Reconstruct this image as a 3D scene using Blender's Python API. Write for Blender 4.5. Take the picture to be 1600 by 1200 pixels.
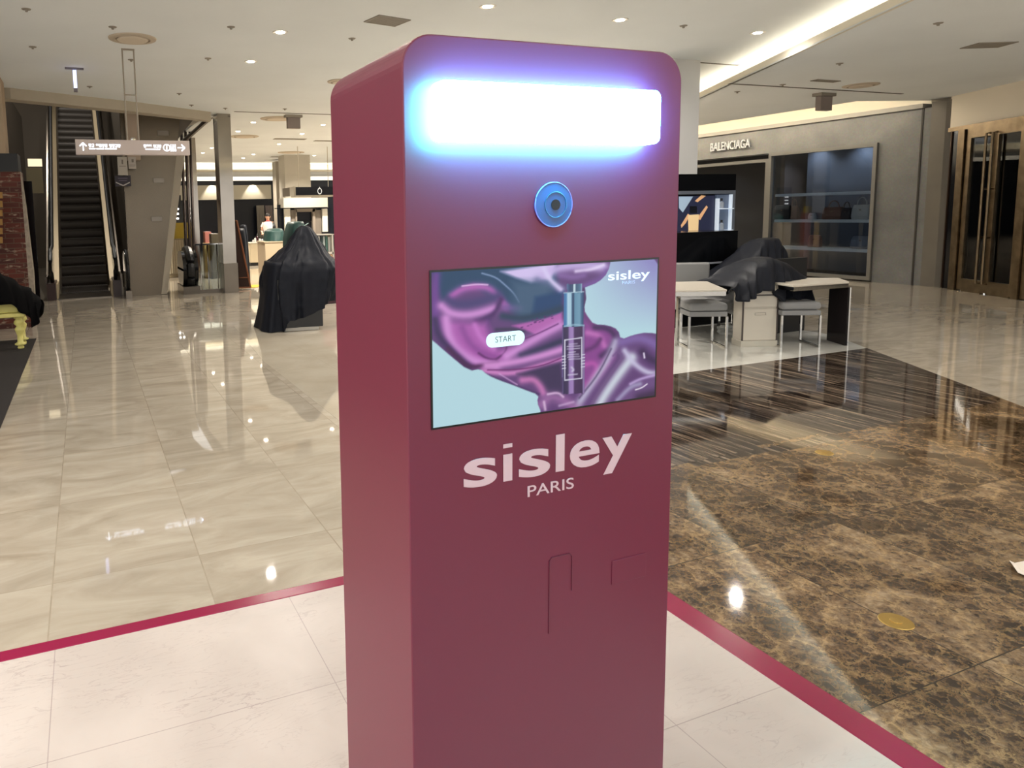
import bpy, bmesh, math, random
import numpy as np
from mathutils import Vector, Matrix, Euler
random.seed(4)
PI = math.pi
for o in list(bpy.data.objects): bpy.data.objects.remove(o)
COL = bpy.context.scene.collection
SC = bpy.context.scene

# ------------------------------------------------------------------ camera, world, exposure
F_PX, PX, PY = 1097.3, 560.92, 456.3
YAW, PITCH, ROLL, CAM_H = 0.368947, 0.111967, 0.02375, 1.6
def cam_axes():
    cy, sy = math.cos(YAW), math.sin(YAW)
    f = Vector((sy*math.cos(PITCH), cy*math.cos(PITCH), -math.sin(PITCH)))
    r0 = Vector((cy, -sy, 0)); d0 = f.cross(r0)
    r = r0*math.cos(ROLL) + d0*math.sin(ROLL)
    d = -r0*math.sin(ROLL) + d0*math.cos(ROLL)
    return r, d, f
RX, DX, FX = cam_axes()
CPOS = Vector((0, 0, CAM_H))
cd = bpy.data.cameras.new('camera'); cam = bpy.data.objects.new('camera', cd); COL.objects.link(cam)
m3 = Matrix((RX, -DX, -FX)).transposed()
cam.matrix_world = Matrix.Translation(CPOS) @ m3.to_4x4()
cd.sensor_fit = 'HORIZONTAL'; cd.sensor_width = 36; cd.lens = F_PX/1600*36
cd.shift_x = (800-PX)/1600; cd.shift_y = -(600-PY)/1600
cd.clip_start = 0.05; cd.clip_end = 200
SC.camera = cam
SC.view_settings.view_transform = 'Standard'; SC.view_settings.look = 'None'
SC.view_settings.exposure = 0.0; SC.view_settings.gamma = 1.0
SC.view_settings.use_curve_mapping = False
w = bpy.data.worlds.new('world'); SC.world = w; w.use_nodes = True
bg = w.node_tree.nodes['Background']; bg.inputs[0].default_value = (1.0, 0.98, 0.94, 1); bg.inputs[1].default_value = 1.35

# survey helpers: a sighted pixel of the photograph meets a real plane of the hall (metres)
def ray(x, y): return RX*((x-PX)/F_PX) + DX*((y-PY)/F_PX) + FX
def aZ(x, y, z=0.0):
    d = ray(x, y); return CPOS + d*((z-CAM_H)/d.z)
def aY(x, y, Y):
    d = ray(x, y); return CPOS + d*(Y/d.y)
def aX(x, y, X):
    d = ray(x, y); return CPOS + d*(X/d.x)
def pix(p):
    v = Vector(p)-CPOS; zc = v.dot(FX)
    return PX+F_PX*v.dot(RX)/zc, PY+F_PX*v.dot(DX)/zc

# ------------------------------------------------------------------ colour and materials
def lin(c):
    return tuple(((v/255)/12.92 if v/255 <= 0.04045 else ((v/255+0.055)/1.055)**2.4) for v in c)
def srgb(r, g, b): return lin((r, g, b)) + (1.0,)
MATS = {}
def mat(name, col=(128,128,128), rough=0.5, metal=0.0, spec=0.5, emit=None, es=0.0, coat=0.0, bump=0.0, bscale=20.0, var=0.0, vscale=3.0, alpha=None, crough=0.03):
    if name in MATS: return MATS[name]
    m = bpy.data.materials.new(name); m.use_nodes = True; MATS[name] = m
    nt = m.node_tree; b = nt.nodes['Principled BSDF']
    c = srgb(*col)
    b.inputs['Base Color'].default_value = c
    b.inputs['Roughness'].default_value = rough; b.inputs['Metallic'].default_value = metal
    b.inputs['Specular IOR Level'].default_value = spec
    b.inputs['Coat Weight'].default_value = coat; b.inputs['Coat Roughness'].default_value = crough
    if emit is not None:
        b.inputs['Emission Color'].default_value = srgb(*emit) if isinstance(emit[0], int) and max(emit) > 1 else tuple(emit)+(1,)
        b.inputs['Emission Strength'].default_value = es
    tc = nt.nodes.new('ShaderNodeTexCoord')
    if var > 0:
        n = nt.nodes.new('ShaderNodeTexNoise'); n.inputs['Scale'].default_value = vscale; n.inputs['Detail'].default_value = 5
        nt.links.new(tc.outputs['Object'], n.inputs['Vector'])
        mp = nt.nodes.new('ShaderNodeMapRange'); mp.inputs['From Min'].default_value = .3; mp.inputs['From Max'].default_value = .7
        mp.inputs['To Min'].default_value = 1-var; mp.inputs['To Max'].default_value = 1+var
        nt.links.new(n.outputs['Fac'], mp.inputs['Value'])
        vm = nt.nodes.new('ShaderNodeVectorMath'); vm.operation = 'SCALE'; vm.inputs[0].default_value = c[:3]
        nt.links.new(mp.outputs['Result'], vm.inputs['Scale']); nt.links.new(vm.outputs[0], b.inputs['Base Color'])
    if bump > 0:
        n2 = nt.nodes.new('ShaderNodeTexNoise'); n2.inputs['Scale'].default_value = bscale; n2.inputs['Detail'].default_value = 3
        nt.links.new(tc.outputs['Object'], n2.inputs['Vector'])
        bp = nt.nodes.new('ShaderNodeBump'); bp.inputs['Strength'].default_value = bump; bp.inputs['Distance'].default_value = 0.01
        nt.links.new(n2.outputs['Fac'], bp.inputs['Height']); nt.links.new(bp.outputs[0], b.inputs['Normal'])
    return m
def glass_mat(name, tint=(230,238,240), ior=1.5, rough=0.0):
    if name in MATS: return MATS[name]
    m = bpy.data.materials.new(name); m.use_nodes = True; MATS[name] = m
    nt = m.node_tree; nt.nodes.clear()
    out = nt.nodes.new('ShaderNodeOutputMaterial'); mx = nt.nodes.new('ShaderNodeMixShader')
    t = nt.nodes.new('ShaderNodeBsdfTransparent'); t.inputs[0].default_value = srgb(*tint)
    g = nt.nodes.new('ShaderNodeBsdfGlossy'); g.inputs['Roughness'].default_value = rough
    f = nt.nodes.new('ShaderNodeFresnel'); f.inputs[0].default_value = ior
    nt.links.new(f.outputs[0], mx.inputs[0]); nt.links.new(t.outputs[0], mx.inputs[1]); nt.links.new(g.outputs[0], mx.inputs[2])
    nt.links.new(mx.outputs[0], out.inputs[0]); return m
def N(nt, typ, **kw):
    n = nt.nodes.new(typ)
    for k, v in kw.items():
        if k in n.inputs: n.inputs[k].default_value = v
        else: setattr(n, k, v)
    return n
def ramp(nt, stops):
    r = nt.nodes.new('ShaderNodeValToRGB'); e = r.color_ramp.elements
    while len(e) < len(stops): e.new(0.5)
    for i, (p, c) in enumerate(stops):
        e[i].position = p; e[i].color = srgb(*c)
    return r
def mixc(nt, fac, a, b, mode='MIX'):
    m = nt.nodes.new('ShaderNodeMix'); m.data_type = 'RGBA'; m.blend_type = mode
    for k, v in ((0, fac), (6, a), (7, b)):
        if hasattr(v, 'is_linked') or isinstance(v, bpy.types.NodeSocket): nt.links.new(v, m.inputs[k])
        elif v is not None: m.inputs[k].default_value = v
    return m.outputs[2]
def base(name):
    m = bpy.data.materials.new(name); m.use_nodes = True; MATS[name] = m
    nt = m.node_tree; b = nt.nodes['Principled BSDF']
    tc = nt.nodes.new('ShaderNodeTexCoord')
    return m, nt, b, tc.outputs['Object']
def mapped(nt, src, loc=(0,0,0), rot=(0,0,0), scale=(1,1,1)):
    mp = nt.nodes.new('ShaderNodeMapping'); nt.links.new(src, mp.inputs[0])
    mp.inputs['Location'].default_value = loc; mp.inputs['Rotation'].default_value = rot; mp.inputs['Scale'].default_value = scale
    return mp.outputs[0]
def tiles(nt, src, w, h, ox, oy, mortar=0.003, off=0.0):
    # brick texture as tile grid; returns per-tile grey and joint mask
    br = nt.nodes.new('ShaderNodeTexBrick'); br.offset = off; br.squash = 1.0
    nt.links.new(mapped(nt, src, loc=(-ox, -oy, 0)), br.inputs['Vector'])
    br.inputs['Color1'].default_value = (0,0,0,1); br.inputs['Color2'].default_value = (1,1,1,1); br.inputs['Mortar'].default_value = (.5,.5,.5,1)
    br.inputs['Scale'].default_value = 1; br.inputs['Brick Width'].default_value = w; br.inputs['Row Height'].default_value = h
    br.inputs['Mortar Size'].default_value = mortar; br.inputs['Mortar Smooth'].default_value = 0.0; br.inputs['Bias'].default_value = 0
    return br.outputs['Color'], br.outputs['Fac']

def beige_marble():
    m, nt, b, co = base('beige_marble')
    tcol, joint = tiles(nt, co, 0.64, 0.925, 0.41-0.64*20, 3.254-0.925*20)
    # veins change from tile to tile
    add = N(nt, 'ShaderNodeVectorMath', operation='MULTIPLY_ADD'); nt.links.new(tcol, add.inputs[0])
    add.inputs[1].default_value = (9, 5, 3); nt.links.new(mapped(nt, co, scale=(1.2, 3.2, 1)), add.inputs[2])
    n = N(nt, 'ShaderNodeTexNoise', Scale=1.3, Detail=7.0, Roughness=.6, Distortion=1.2); nt.links.new(add.outputs[0], n.inputs['Vector'])
    r = ramp(nt, [(0.3, (158,147,131)), (0.5, (175,165,149)), (0.72, (191,182,167))]); nt.links.new(n.outputs['Fac'], r.inputs[0])
    c = mixc(nt, 0.06, r.outputs[0], tcol, 'OVERLAY')
    jf = N(nt, 'ShaderNodeMath', operation='MULTIPLY'); nt.links.new(joint, jf.inputs[0]); jf.inputs[1].default_value = .32
    c = mixc(nt, jf.outputs[0], c, srgb(118,102,82))
    nt.links.new(c, b.inputs['Base Color'])
    b.inputs['Roughness'].default_value = 0.03; b.inputs['Specular IOR Level'].default_value = 0.85
    n2 = N(nt, 'ShaderNodeTexNoise', Scale=1.6, Detail=2.0); nt.links.new(co, n2.inputs['Vector'])
    bp = N(nt, 'ShaderNodeBump', Strength=0.012, Distance=0.02); nt.links.new(n2.outputs['Fac'], bp.inputs['Height']); nt.links.new(bp.outputs[0], b.inputs['Normal'])
    return m
def pale_marble(name, w, h, ox, oy, c0, c1, vein, rough):
    m, nt, b, co = base(name)
    tcol, joint = tiles(nt, co, w, h, ox-w*20, oy-h*20, mortar=0.0016)
    n = N(nt, 'ShaderNodeTexNoise', Scale=2.2, Detail=4.0, Distortion=.4); nt.links.new(co, n.inputs['Vector'])
    r = ramp(nt, [(0.35, c0), (0.65, c1)]); nt.links.new(n.outputs['Fac'], r.inputs[0])
    ms = mapped(nt, co, rot=(0,0,0.5), scale=(1.5, 6.5, 1))
    v = N(nt, 'ShaderNodeTexNoise', Scale=3.0, Detail=6.0, Roughness=.55, Distortion=1.6); nt.links.new(ms, v.inputs['Vector'])
    vr = ramp(nt, [(0.484, (0,0,0)), (0.5, (215,215,215)), (0.516, (0,0,0))]); nt.links.new(v.outputs['Fac'], vr.inputs[0])
    k = N(nt, 'ShaderNodeTexNoise', Scale=2.6, Detail=2.0); nt.links.new(co, k.inputs['Vector'])
    kr = ramp(nt, [(0.40, (0,0,0)), (0.66, (230,230,230))]); nt.links.new(k.outputs['Fac'], kr.inputs[0])
    mu = N(nt, 'ShaderNodeMath', operation='MULTIPLY'); nt.links.new(vr.outputs[0], mu.inputs[0]); nt.links.new(kr.outputs[0], mu.inputs[1])
    c = mixc(nt, mu.outputs[0], r.outputs[0], srgb(*vein))
    jf = N(nt, 'ShaderNodeMath', operation='MULTIPLY'); nt.links.new(joint, jf.inputs[0]); jf.inputs[1].default_value = .5
    c = mixc(nt, jf.outputs[0], c, srgb(vein[0]-10, vein[1]-10, vein[2]-10))
    nt.links.new(c, b.inputs['Base Color']); b.inputs['Roughness'].default_value = rough
    return m
def dark_marble():
    m, nt, b, co = base('dark_brown_marble')
    tcol, joint = tiles(nt, co, 0.64, 0.935, 4.06-0.64*20, 2.283-0.935*20, mortar=0.0022)
    add = N(nt, 'ShaderNodeVectorMath', operation='MULTIPLY_ADD'); nt.links.new(tcol, add.inputs[0])
    add.inputs[1].default_value = (11, 7, 5); nt.links.new(co, add.inputs[2])
    vec = add.outputs[0]
    big = N(nt, 'ShaderNodeTexNoise', Scale=2.6, Detail=6.0, Roughness=.62, Distortion=.9); nt.links.new(vec, big.inputs['Vector'])
    fine = N(nt, 'ShaderNodeTexNoise', Scale=34.0, Detail=6.0, Roughness=.72, Distortion=.5); nt.links.new(vec, fine.inputs['Vector'])
    # brecciated stone: dark pebbles in a tan matrix
    dist = N(nt, 'ShaderNodeVectorMath', operation='MULTIPLY_ADD'); nt.links.new(fine.outputs['Color'], dist.inputs[0]); dist.inputs[1].default_value = (.10,.10,.10); nt.links.new(vec, dist.inputs[2])
    vor = N(nt, 'ShaderNodeTexVoronoi', feature='DISTANCE_TO_EDGE', Scale=7.0); nt.links.new(dist.outputs[0], vor.inputs['Vector'])
    vor2 = N(nt, 'ShaderNodeTexVoronoi', feature='DISTANCE_TO_EDGE', Scale=21.0); nt.links.new(dist.outputs[0], vor2.inputs['Vector'])
    veins = ramp(nt, [(0.0, (235,235,235)), (0.05, (60,60,60)), (0.12, (0,0,0))]); nt.links.new(vor.outputs['Distance'], veins.inputs[0])
    veins2 = ramp(nt, [(0.0, (190,190,190)), (0.09, (90,90,90)), (0.3, (0,0,0))]); nt.links.new(vor2.outputs['Distance'], veins2.inputs[0])
    bodyr = ramp(nt, [(0.38, (28,21,18)), (0.48, (64,50,41)), (0.56, (112,93,73)), (0.68, (164,142,114))])
    sm = N(nt, 'ShaderNodeMath', operation='MULTIPLY_ADD'); nt.links.new(fine.outputs['Fac'], sm.inputs[0]); sm.inputs[1].default_value = 0.55
    sm2 = N(nt, 'ShaderNodeMath', operation='MULTIPLY_ADD'); nt.links.new(big.outputs['Fac'], sm2.inputs[0]); sm2.inputs[1].default_value = 0.75; sm2.inputs[2].default_value = -0.15
    nt.links.new(sm2.outputs[0], sm.inputs[2]); nt.links.new(sm.outputs[0], bodyr.inputs[0])
    c1 = mixc(nt, veins2.outputs[0], bodyr.outputs[0], srgb(142,112,76))
    vm = N(nt, 'ShaderNodeMath', operation='MULTIPLY'); nt.links.new(veins.outputs[0], vm.inputs[0]); nt.links.new(big.outputs['Fac'], vm.inputs[1])
    c1 = mixc(nt, vm.outputs[0], c1, srgb(190,158,112))
    # striated stone in the far rows
    st = N(nt, 'ShaderNodeTexNoise', Scale=1.0, Detail=7.0, Roughness=.68, Distortion=.25)
    nt.links.new(mapped(nt, vec, rot=(0,0,0.06), scale=(30, 1.3, 1)), st.inputs['Vector'])
    sr = ramp(nt, [(0.40, (26,20,18)), (0.48, (56,46,40)), (0.56, (104,90,77)), (0.66, (156,140,121))]); nt.links.new(st.outputs['Fac'], sr.inputs[0])
    sep = nt.nodes.new('ShaderNodeSeparateXYZ'); nt.links.new(co, sep.inputs[0])
    th = N(nt, 'ShaderNodeMath', operation='MULTIPLY_ADD'); nt.links.new(tcol, th.inputs[0]); th.inputs[1].default_value = .5; nt.links.new(sep.outputs['Y'], th.inputs[2])
    gt = N(nt, 'ShaderNodeMath', operation='GREATER_THAN'); nt.links.new(th.outputs[0], gt.inputs[0]); gt.inputs[1].default_value = 3.45
    c = mixc(nt, gt.outputs[0], c1, sr.outputs[0])
    c = mixc(nt, 0.22, c, tcol, 'OVERLAY')
    c = mixc(nt, joint, c, srgb(52,42,34))
    nt.links.new(c, b.inputs['Base Color']); b.inputs['Roughness'].default_value = 0.05
    b.inputs['Specular IOR Level'].default_value = .7
    return m
def brick_mat():
    m, nt, b, co = base('old_red_brick')
    br = nt.nodes.new('ShaderNodeTexBrick'); nt.links.new(mapped(nt, co, rot=(PI/2,0,0)), br.inputs['Vector'])
    br.inputs['Scale'].default_value = 1; br.inputs['Brick Width'].default_value = .22; br.inputs['Row Height'].default_value = .075
    br.inputs['Mortar Size'].default_value = .006; br.inputs['Color1'].default_value = srgb(96,42,30); br.inputs['Color2'].default_value = srgb(70,34,28); br.inputs['Mortar'].default_value = srgb(92,70,58)
    n = N(nt, 'ShaderNodeTexNoise', Scale=7.0, Detail=5.0); nt.links.new(mapped(nt, co, scale=(1,1,3)), n.inputs['Vector'])
    r = ramp(nt, [(0.58, (0,0,0)), (0.68, (255,255,255))]); nt.links.new(n.outputs['Fac'], r.inputs[0])
    c = mixc(nt, r.outputs[0], br.outputs['Color'], srgb(150,130,112)); nt.links.new(c, b.inputs['Base Color']); b.inputs['Roughness'].default_value = .8
    return m
def stone_panel():
    m, nt, b, co = base('grey_brown_concrete')
    n = N(nt, 'ShaderNodeTexNoise', Scale=1.1, Detail=8.0, Roughness=.65); nt.links.new(co, n.inputs['Vector'])
    n2 = N(nt, 'ShaderNodeTexNoise', Scale=28.0, Detail=4.0); nt.links.new(co, n2.inputs['Vector'])
    r = ramp(nt, [(0.3, (98,98,97)), (0.5, (111,111,109)), (0.72, (126,125,121))]); nt.links.new(n.outputs['Fac'], r.inputs[0])
    c = mixc(nt, 0.25, r.outputs[0], n2.outputs['Color'], 'OVERLAY')
    nt.links.new(c, b.inputs['Base Color']); b.inputs['Roughness'].default_value = .55
    return m

# ------------------------------------------------------------------ mesh helpers
def obj(name, bm, m=None, parent=None, smooth=False, bevel=0.0, loc=None):
    me = bpy.data.meshes.new(name); bm.normal_update(); bm.to_mesh(me); bm.free()
    o = bpy.data.objects.new(name, me); COL.objects.link(o)
    if m: me.materials.append(m)
    if parent: o.parent = parent
    if loc is not None: o.location = loc
    if smooth:
        for p in me.polygons: p.use_smooth = True
    if bevel > 0:
        md = o.modifiers.new('bevel', 'BEVEL'); md.width = bevel; md.segments = 3; md.limit_method = 'ANGLE'; md.angle_limit = math.radians(40)
    return o
def thing(name, label, cat, loc=(0,0,0), rz=0.0, group=None):
    o = bpy.data.objects.new(name, None); COL.objects.link(o); o.empty_display_size = .1
    o.location = loc; o.rotation_euler = (0,0,rz); o['label'] = label; o['category'] = cat
    if group: o['group'] = group
    return o
def tag(o, label, cat, group=None, kind=None):
    o['label'] = label; o['category'] = cat
    if group: o['group'] = group
    if kind: o['kind'] = kind
    return o
def struct(name, bm, m, parent=None, **kw):
    o = obj(name, bm, m, parent, **kw)
    if not parent: o['kind'] = 'structure'
    return o
def B(): return bmesh.new()
def box(bm, x0, x1, y0, y1, z0, z1, rz=0, c=None):
    M = Matrix.Identity(4)
    cx, cy, cz = (x0+x1)/2, (y0+y1)/2, (z0+z1)/2
    M = Matrix.Translation((cx,cy,cz)) @ Matrix.Rotation(rz,4,'Z') @ Matrix.Diagonal((abs(x1-x0), abs(y1-y0), abs(z1-z0), 1))
    bmesh.ops.create_cube(bm, size=1, matrix=M); return bm
def bx(*a, **k): return box(B(), *a, **k)
def cyl(bm, p, r, h, seg=24, axis='Z', r2=None):
    R = {'Z': Matrix.Identity(4), 'X': Matrix.Rotation(PI/2,4,'Y'), 'Y': Matrix.Rotation(-PI/2,4,'X')}[axis]
    off = {'Z': Vector((0,0,h/2)), 'X': Vector((h/2,0,0)), 'Y': Vector((0,h/2,0))}[axis]
    bmesh.ops.create_cone(bm, cap_ends=True, segments=seg, radius1=r, radius2=r if r2 is None else r2, depth=h, matrix=Matrix.Translation(Vector(p)+off) @ R)
    return bm
def tube(bm, pts, r, seg=8, closed=False):
    pts = [Vector(p) for p in pts]; rings = []
    n = len(pts)
    for i, p in enumerate(pts):
        a = pts[(i-1) % n] if (closed or i > 0) else p; c = pts[(i+1) % n] if (closed or i < n-1) else p
        t = (c-a).normalized()
        up = Vector((0,0,1)) if abs(t.z) < .95 else Vector((1,0,0))
        u = t.cross(up).normalized(); v = t.cross(u)
        rings.append([bm.verts.new(p + u*r*math.cos(2*PI*k/seg) + v*r*math.sin(2*PI*k/seg)) for k in range(seg)])
    rng = range(n) if closed else range(n-1)
    for i in rng:
        a, c = rings[i], rings[(i+1) % n]
        for k in range(seg): bm.faces.new((a[k], a[(k+1)%seg], c[(k+1)%seg], c[k]))
    if not closed:
        bm.faces.new(rings[0][::-1]); bm.faces.new(rings[-1])
    return bm
def prism(bm, pts, vec):
    vec = Vector(vec)
    a = [bm.verts.new(Vector(p)) for p in pts]; b = [bm.verts.new(Vector(p)+vec) for p in pts]
    n = len(a)
    bm.faces.new(a); bm.faces.new(b[::-1])
    for i in range(n): bm.faces.new((a[i], b[i], b[(i+1)%n], a[(i+1)%n]))
    bmesh.ops.recalc_face_normals(bm, faces=bm.faces); return bm
def lathe(bm, prof, c=(0,0,0), seg=32):
    rings = []
    for r, z in prof:
        rings.append([bm.verts.new((c[0]+max(r,1e-4)*math.cos(2*PI*k/seg), c[1]+max(r,1e-4)*math.sin(2*PI*k/seg), c[2]+z)) for k in range(seg)])
    for a, d in zip(rings, rings[1:]):
        for k in range(seg): bm.faces.new((a[k], a[(k+1)%seg], d[(k+1)%seg], d[k]))
    bm.faces.new(rings[0][::-1]); bm.faces.new(rings[-1])
    bmesh.ops.recalc_face_normals(bm, faces=bm.faces); return bm
def rrect(w, h, r, n=8, top_only=False):
    pts = []
    for cx, cz, a0, rr in ((w/2, h/2, 0, r), (-w/2, h/2, 90, r), (-w/2, -h/2, 180, 0 if top_only else r), (w/2, -h/2, 270, 0 if top_only else r)):
        sx, sz = (1 if cx > 0 else -1), (1 if cz > 0 else -1)
        if rr == 0: pts.append((cx, cz)); continue
        for k in range(n+1):
            a = math.radians(a0+90*k/n); pts.append((cx-sx*rr+rr*math.cos(a), cz-sz*rr+rr*math.sin(a)))
    return pts
_tc = {}
def text_mesh(txt, offset=0.0, depth=0.0):
    cu = bpy.data.curves.new('lettering', 'FONT'); cu.body = txt; cu.offset = offset; cu.extrude = depth; cu.resolution_u = 6
    o = bpy.data.objects.new('lettering', cu); COL.objects.link(o)
    dg = bpy.context.evaluated_depsgraph_get(); dg.update()
    me = bpy.data.meshes.new_from_object(o.evaluated_get(dg)); bpy.data.objects.remove(o); bpy.data.curves.remove(cu)
    return me
def text_obj(name, txt, m, origin, xdir, zdir, w, h, depth=0.001, offset=0.0, parent=None, base_frac=None):
    # bounding box of the lettering is fitted to w x h on the plane (origin = lower left)
    me = text_mesh(txt, offset, 0.5)
    xs = [v.co.x for v in me.vertices]; ys = [v.co.y for v in me.vertices]
    x0, x1, y0, y1 = min(xs), max(xs), min(ys), max(ys)
    xd, zd = Vector(xdir).normalized(), Vector(zdir).normalized(); nd = xd.cross(zd)
    for v in me.vertices:
        u = (v.co.x-x0)/(x1-x0)*w; t = (v.co.y-y0)/(y1-y0)*h; q = v.co.z*2*depth/2
        v.co = Vector(origin)+xd*u+zd*t+nd*(q+depth/2)
    me.materials.clear(); me.materials.append(m); me.name = name
    o = bpy.data.objects.new(name, me); COL.objects.link(o)
    if parent: o.parent = parent
    return o
def dup(o, parent=None):
    c = o.copy(); COL.objects.link(c)
    if parent: c.parent = parent
    for ch in list(o.children): dup(ch, c)
    return c
def area_light(name, loc, sx, sy, power, col, direction=(0,0,-1), parent=None, spread=PI):
    l = bpy.data.lights.new(name, 'AREA'); l.shape = 'RECTANGLE'; l.size = sx; l.size_y = sy; l.energy = power; l.color = col; l.spread = spread
    o = bpy.data.objects.new(name, l); COL.objects.link(o); o.location = loc
    o.rotation_euler = Vector(direction).to_track_quat('-Z', 'Y').to_euler()
    if parent: o.parent = parent
    return o

ZC, ZR = 3.68, 3.41
WARM = (1.0, 0.93, 0.85)
M_ceil = mat('ceiling_paint', (228,232,233), .9, var=.03, vscale=.8)
M_floor = beige_marble(); M_dark = dark_marble()
M_plat = pale_marble('pink_white_marble', .9, .6, 1.6, 1.52, (192,182,176), (205,195,189), (140,120,122), .3)
M_white = pale_marble('white_marble', .6, .6, 0, .3, (206,205,198), (218,217,210), (170,170,165), .05)
M_brick = brick_mat(); M_stone = stone_panel()
M_steel = mat('brushed_steel', (120,112,102), .28, 1.0, var=.1, vscale=2)
M_chrome = mat('polished_chrome', (190,188,184), .08, 1.0)
M_bronze = mat('mirror_bronze', (158,150,140), .1, 1.0, var=.1, vscale=1.5)
M_brass = mat('aged_brass', (122,106,84), .3, 1.0, var=.25, vscale=6)
M_black = mat('black_gloss', (14,15,18), .12)
M_blackm = mat('black_matte', (20,20,22), .5)
M_navy = mat('navy_panel', (18,22,36), .3)
M_cloth = mat('black_nylon_cloth', (20,23,32), .5, spec=.18, bump=.15, bscale=60)
M_green = mat('dark_green_cloth', (34,66,64), .5, bump=.2, bscale=40)
M_beigew = mat('beige_wall', (178,168,150), .7, var=.03)
M_glass = glass_mat('clear_glass')
M_gdark = glass_mat('smoked_glass', (218,226,236))
M_wl = mat('white_lacquer', (206,198,184), .25)
M_grey = mat('grey_fabric', (142,142,142), .85, bump=.3, bscale=200)
M_cove = mat('cove_lamp', (255,240,210), .5, emit=(1.0,.9,.72), es=10)
M_wood = mat('dark_walnut', (70,42,30), .5, var=.2)
M_rubber = mat('black_rubber', (14,14,14), .45)

# ------------------------------------------------------------------ floor
struct('floor', bx(-9, 18, -5, 36, -.06, 0), M_floor)
# white marble field under the counters and dark marble lozenge, inlaid flush
C0 = aZ(1357, 544.5); C1 = aZ(1600, 635.5); cdir = (C1-C0).normalized()
Cfar = C0 + cdir*8.5
def slab(name, pts, z0, z1, m):
    bm = B(); prism(bm, [(p[0], p[1], z0) for p in pts], (0,0,z1-z0)); return struct(name, bm, m)
Yd = 5.045
Wl = aZ(412, 545).x
slab('floor_white_field', [(4.6, Yd), (C0.x, Yd), (8.35, 5.75), (8.35, 8.6), (4.6, 10.6)], -.01, .0012, M_white)
M_pale = pale_marble('pale_grey_marble', .64, .925, .41, .3, (178,168,150), (190,181,164), (156,148,134), .04)
slab('floor_pale_field', [(1.75, Yd), (4.6, Yd), (4.6, 10.6), (3.2, 10.6), (1.95, 10.2), (1.75, 7.5)], -.01, .0011, M_pale)
slab('floor_dark_field', [(2.1, Yd), (C0.x, Yd), (Cfar.x, Cfar.y), (2.1, Cfar.y)], -.01, .0022, M_dark)
PLX, PLY = 2.16, 2.775
slab('floor_platform', [(-4, -3), (PLX-.11, -3), (PLX-.11, PLY-.07), (-4, PLY-.07)], -.01, .012, M_plat)
M_pink = mat('raspberry_edge_trim', (140,18,64), .2)
bm = B()
prism(bm, [(-4, PLY-.07, 0), (PLX-.11, PLY-.07, 0), (PLX-.11, -3, 0), (PLX, -3, 0), (PLX, PLY, 0), (-4, PLY, 0)], (0,0,.0135))
struct('trim_1', bm, M_pink, bevel=.004)
# black entrance carpet in the left
slab('trim_2', [(-3.6, 4.0), (-.71, 4.0), (-.706, 10.43), (-3.6, 10.43)], -.005, .006, mat('black_carpet', (30,24,22), .95, bump=.5, bscale=150))

# ------------------------------------------------------------------ ceiling
cv0 = aZ(1142, 131, ZR); cv1 = aZ(1424, 0, ZR); cvd = (cv1-cv0).normalized(); cvn = Vector((-cvd.y, cvd.x, 0))
if cvn.x < 0: cvn = -cvn
cvA = cv0 - cvd*4.2; cvB = cv0 + cvd*12
cw = 0.42                                      # width of the cove trough
ta, tb = cvA+cvn*cw, cvB+cvn*cw
# upper ceiling of the central hall, runs to the back wall of the cove trough
bm = B(); prism(bm, [(-9, -5, ZC), (tb.x, tb.y, ZC), (ta.x, ta.y, ZC), (ta.x, 28, ZC), (-9, 28, ZC)] if False else [(2.45, 14.5, ZC), (1.0, 13.5, ZC), (-.95, 12.5, ZC), (-9, 12.5, ZC), (-9, -5, ZC), (tb.x, -5, ZC), (tb.x, tb.y, ZC), (ta.x, ta.y, ZC), (ta.x, 28, ZC), (2.45, 28, ZC)], (0,0,.1))
struct('ceiling', bm, M_ceil)
# lower soffit on the right
XS = 13.25
bm = B(); prism(bm, [(cvA.x, cvA.y, ZR), (cvB.x, cvB.y, ZR), (19, cvB.y, ZR), (19, 7.3, ZR), (XS, 8.9, ZR), (XS, 20, ZR), (cvA.x, 20, ZR)], (0,0,.02))
struct('ceiling_soffit', bm, M_ceil)
M_lip = mat('cove_lip_paint', (222,214,196), .8)
bm = B(); prism(bm, [cvA, cvB, cvB+cvn*.03, cvA+cvn*.03], (0,0,.10)); struct('trim_3', bm, M_lip)
uz = Vector((0,0,.021)); bm = B(); prism(bm, [ta+uz, tb+uz, tb+cvn*.05+uz, ta+cvn*.05+uz], (0,0,ZC-ZR-.021)); struct('trim_4', bm, M_lip)
st = thing('cove_light_strip', 'long warm light strip hidden in the ceiling cove right of the kiosk', 'light', tuple((cv0+cv1)/2))
s0, s1 = cvA+cvn*.14, cvB+cvn*.14
o = obj('diffuser', prism(B(), [s0, s1, s1+cvn*.05, s0+cvn*.05], (0,0,.03)), M_cove, loc=-st.location + Vector((0,0,.03)), parent=st)
# fire shutter slots
def slot_line(name, p0, p1, wd=.05):
    p0, p1 = Vector(p0), Vector(p1); d = (p1-p0).normalized(); n = Vector((-d.y, d.x, 0))*wd/2
    return struct(name, prism(B(), [p0-n, p1-n, p1+n, p0+n], (0,0,-.004)), mat('shutter_slot', (70,64,58), .6))
slot_line('trim_5', (7.6, 8.07, ZC), (9.35, 8.07, ZC), .05)
slot_line('trim_6', (cv0.x-.05, 8.1, ZR), (13.2, 8.1, ZR), .05)
slot_line('trim_7', (2.94, 14.3, ZC), (7.3, 14.3, ZC), .07)

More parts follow.
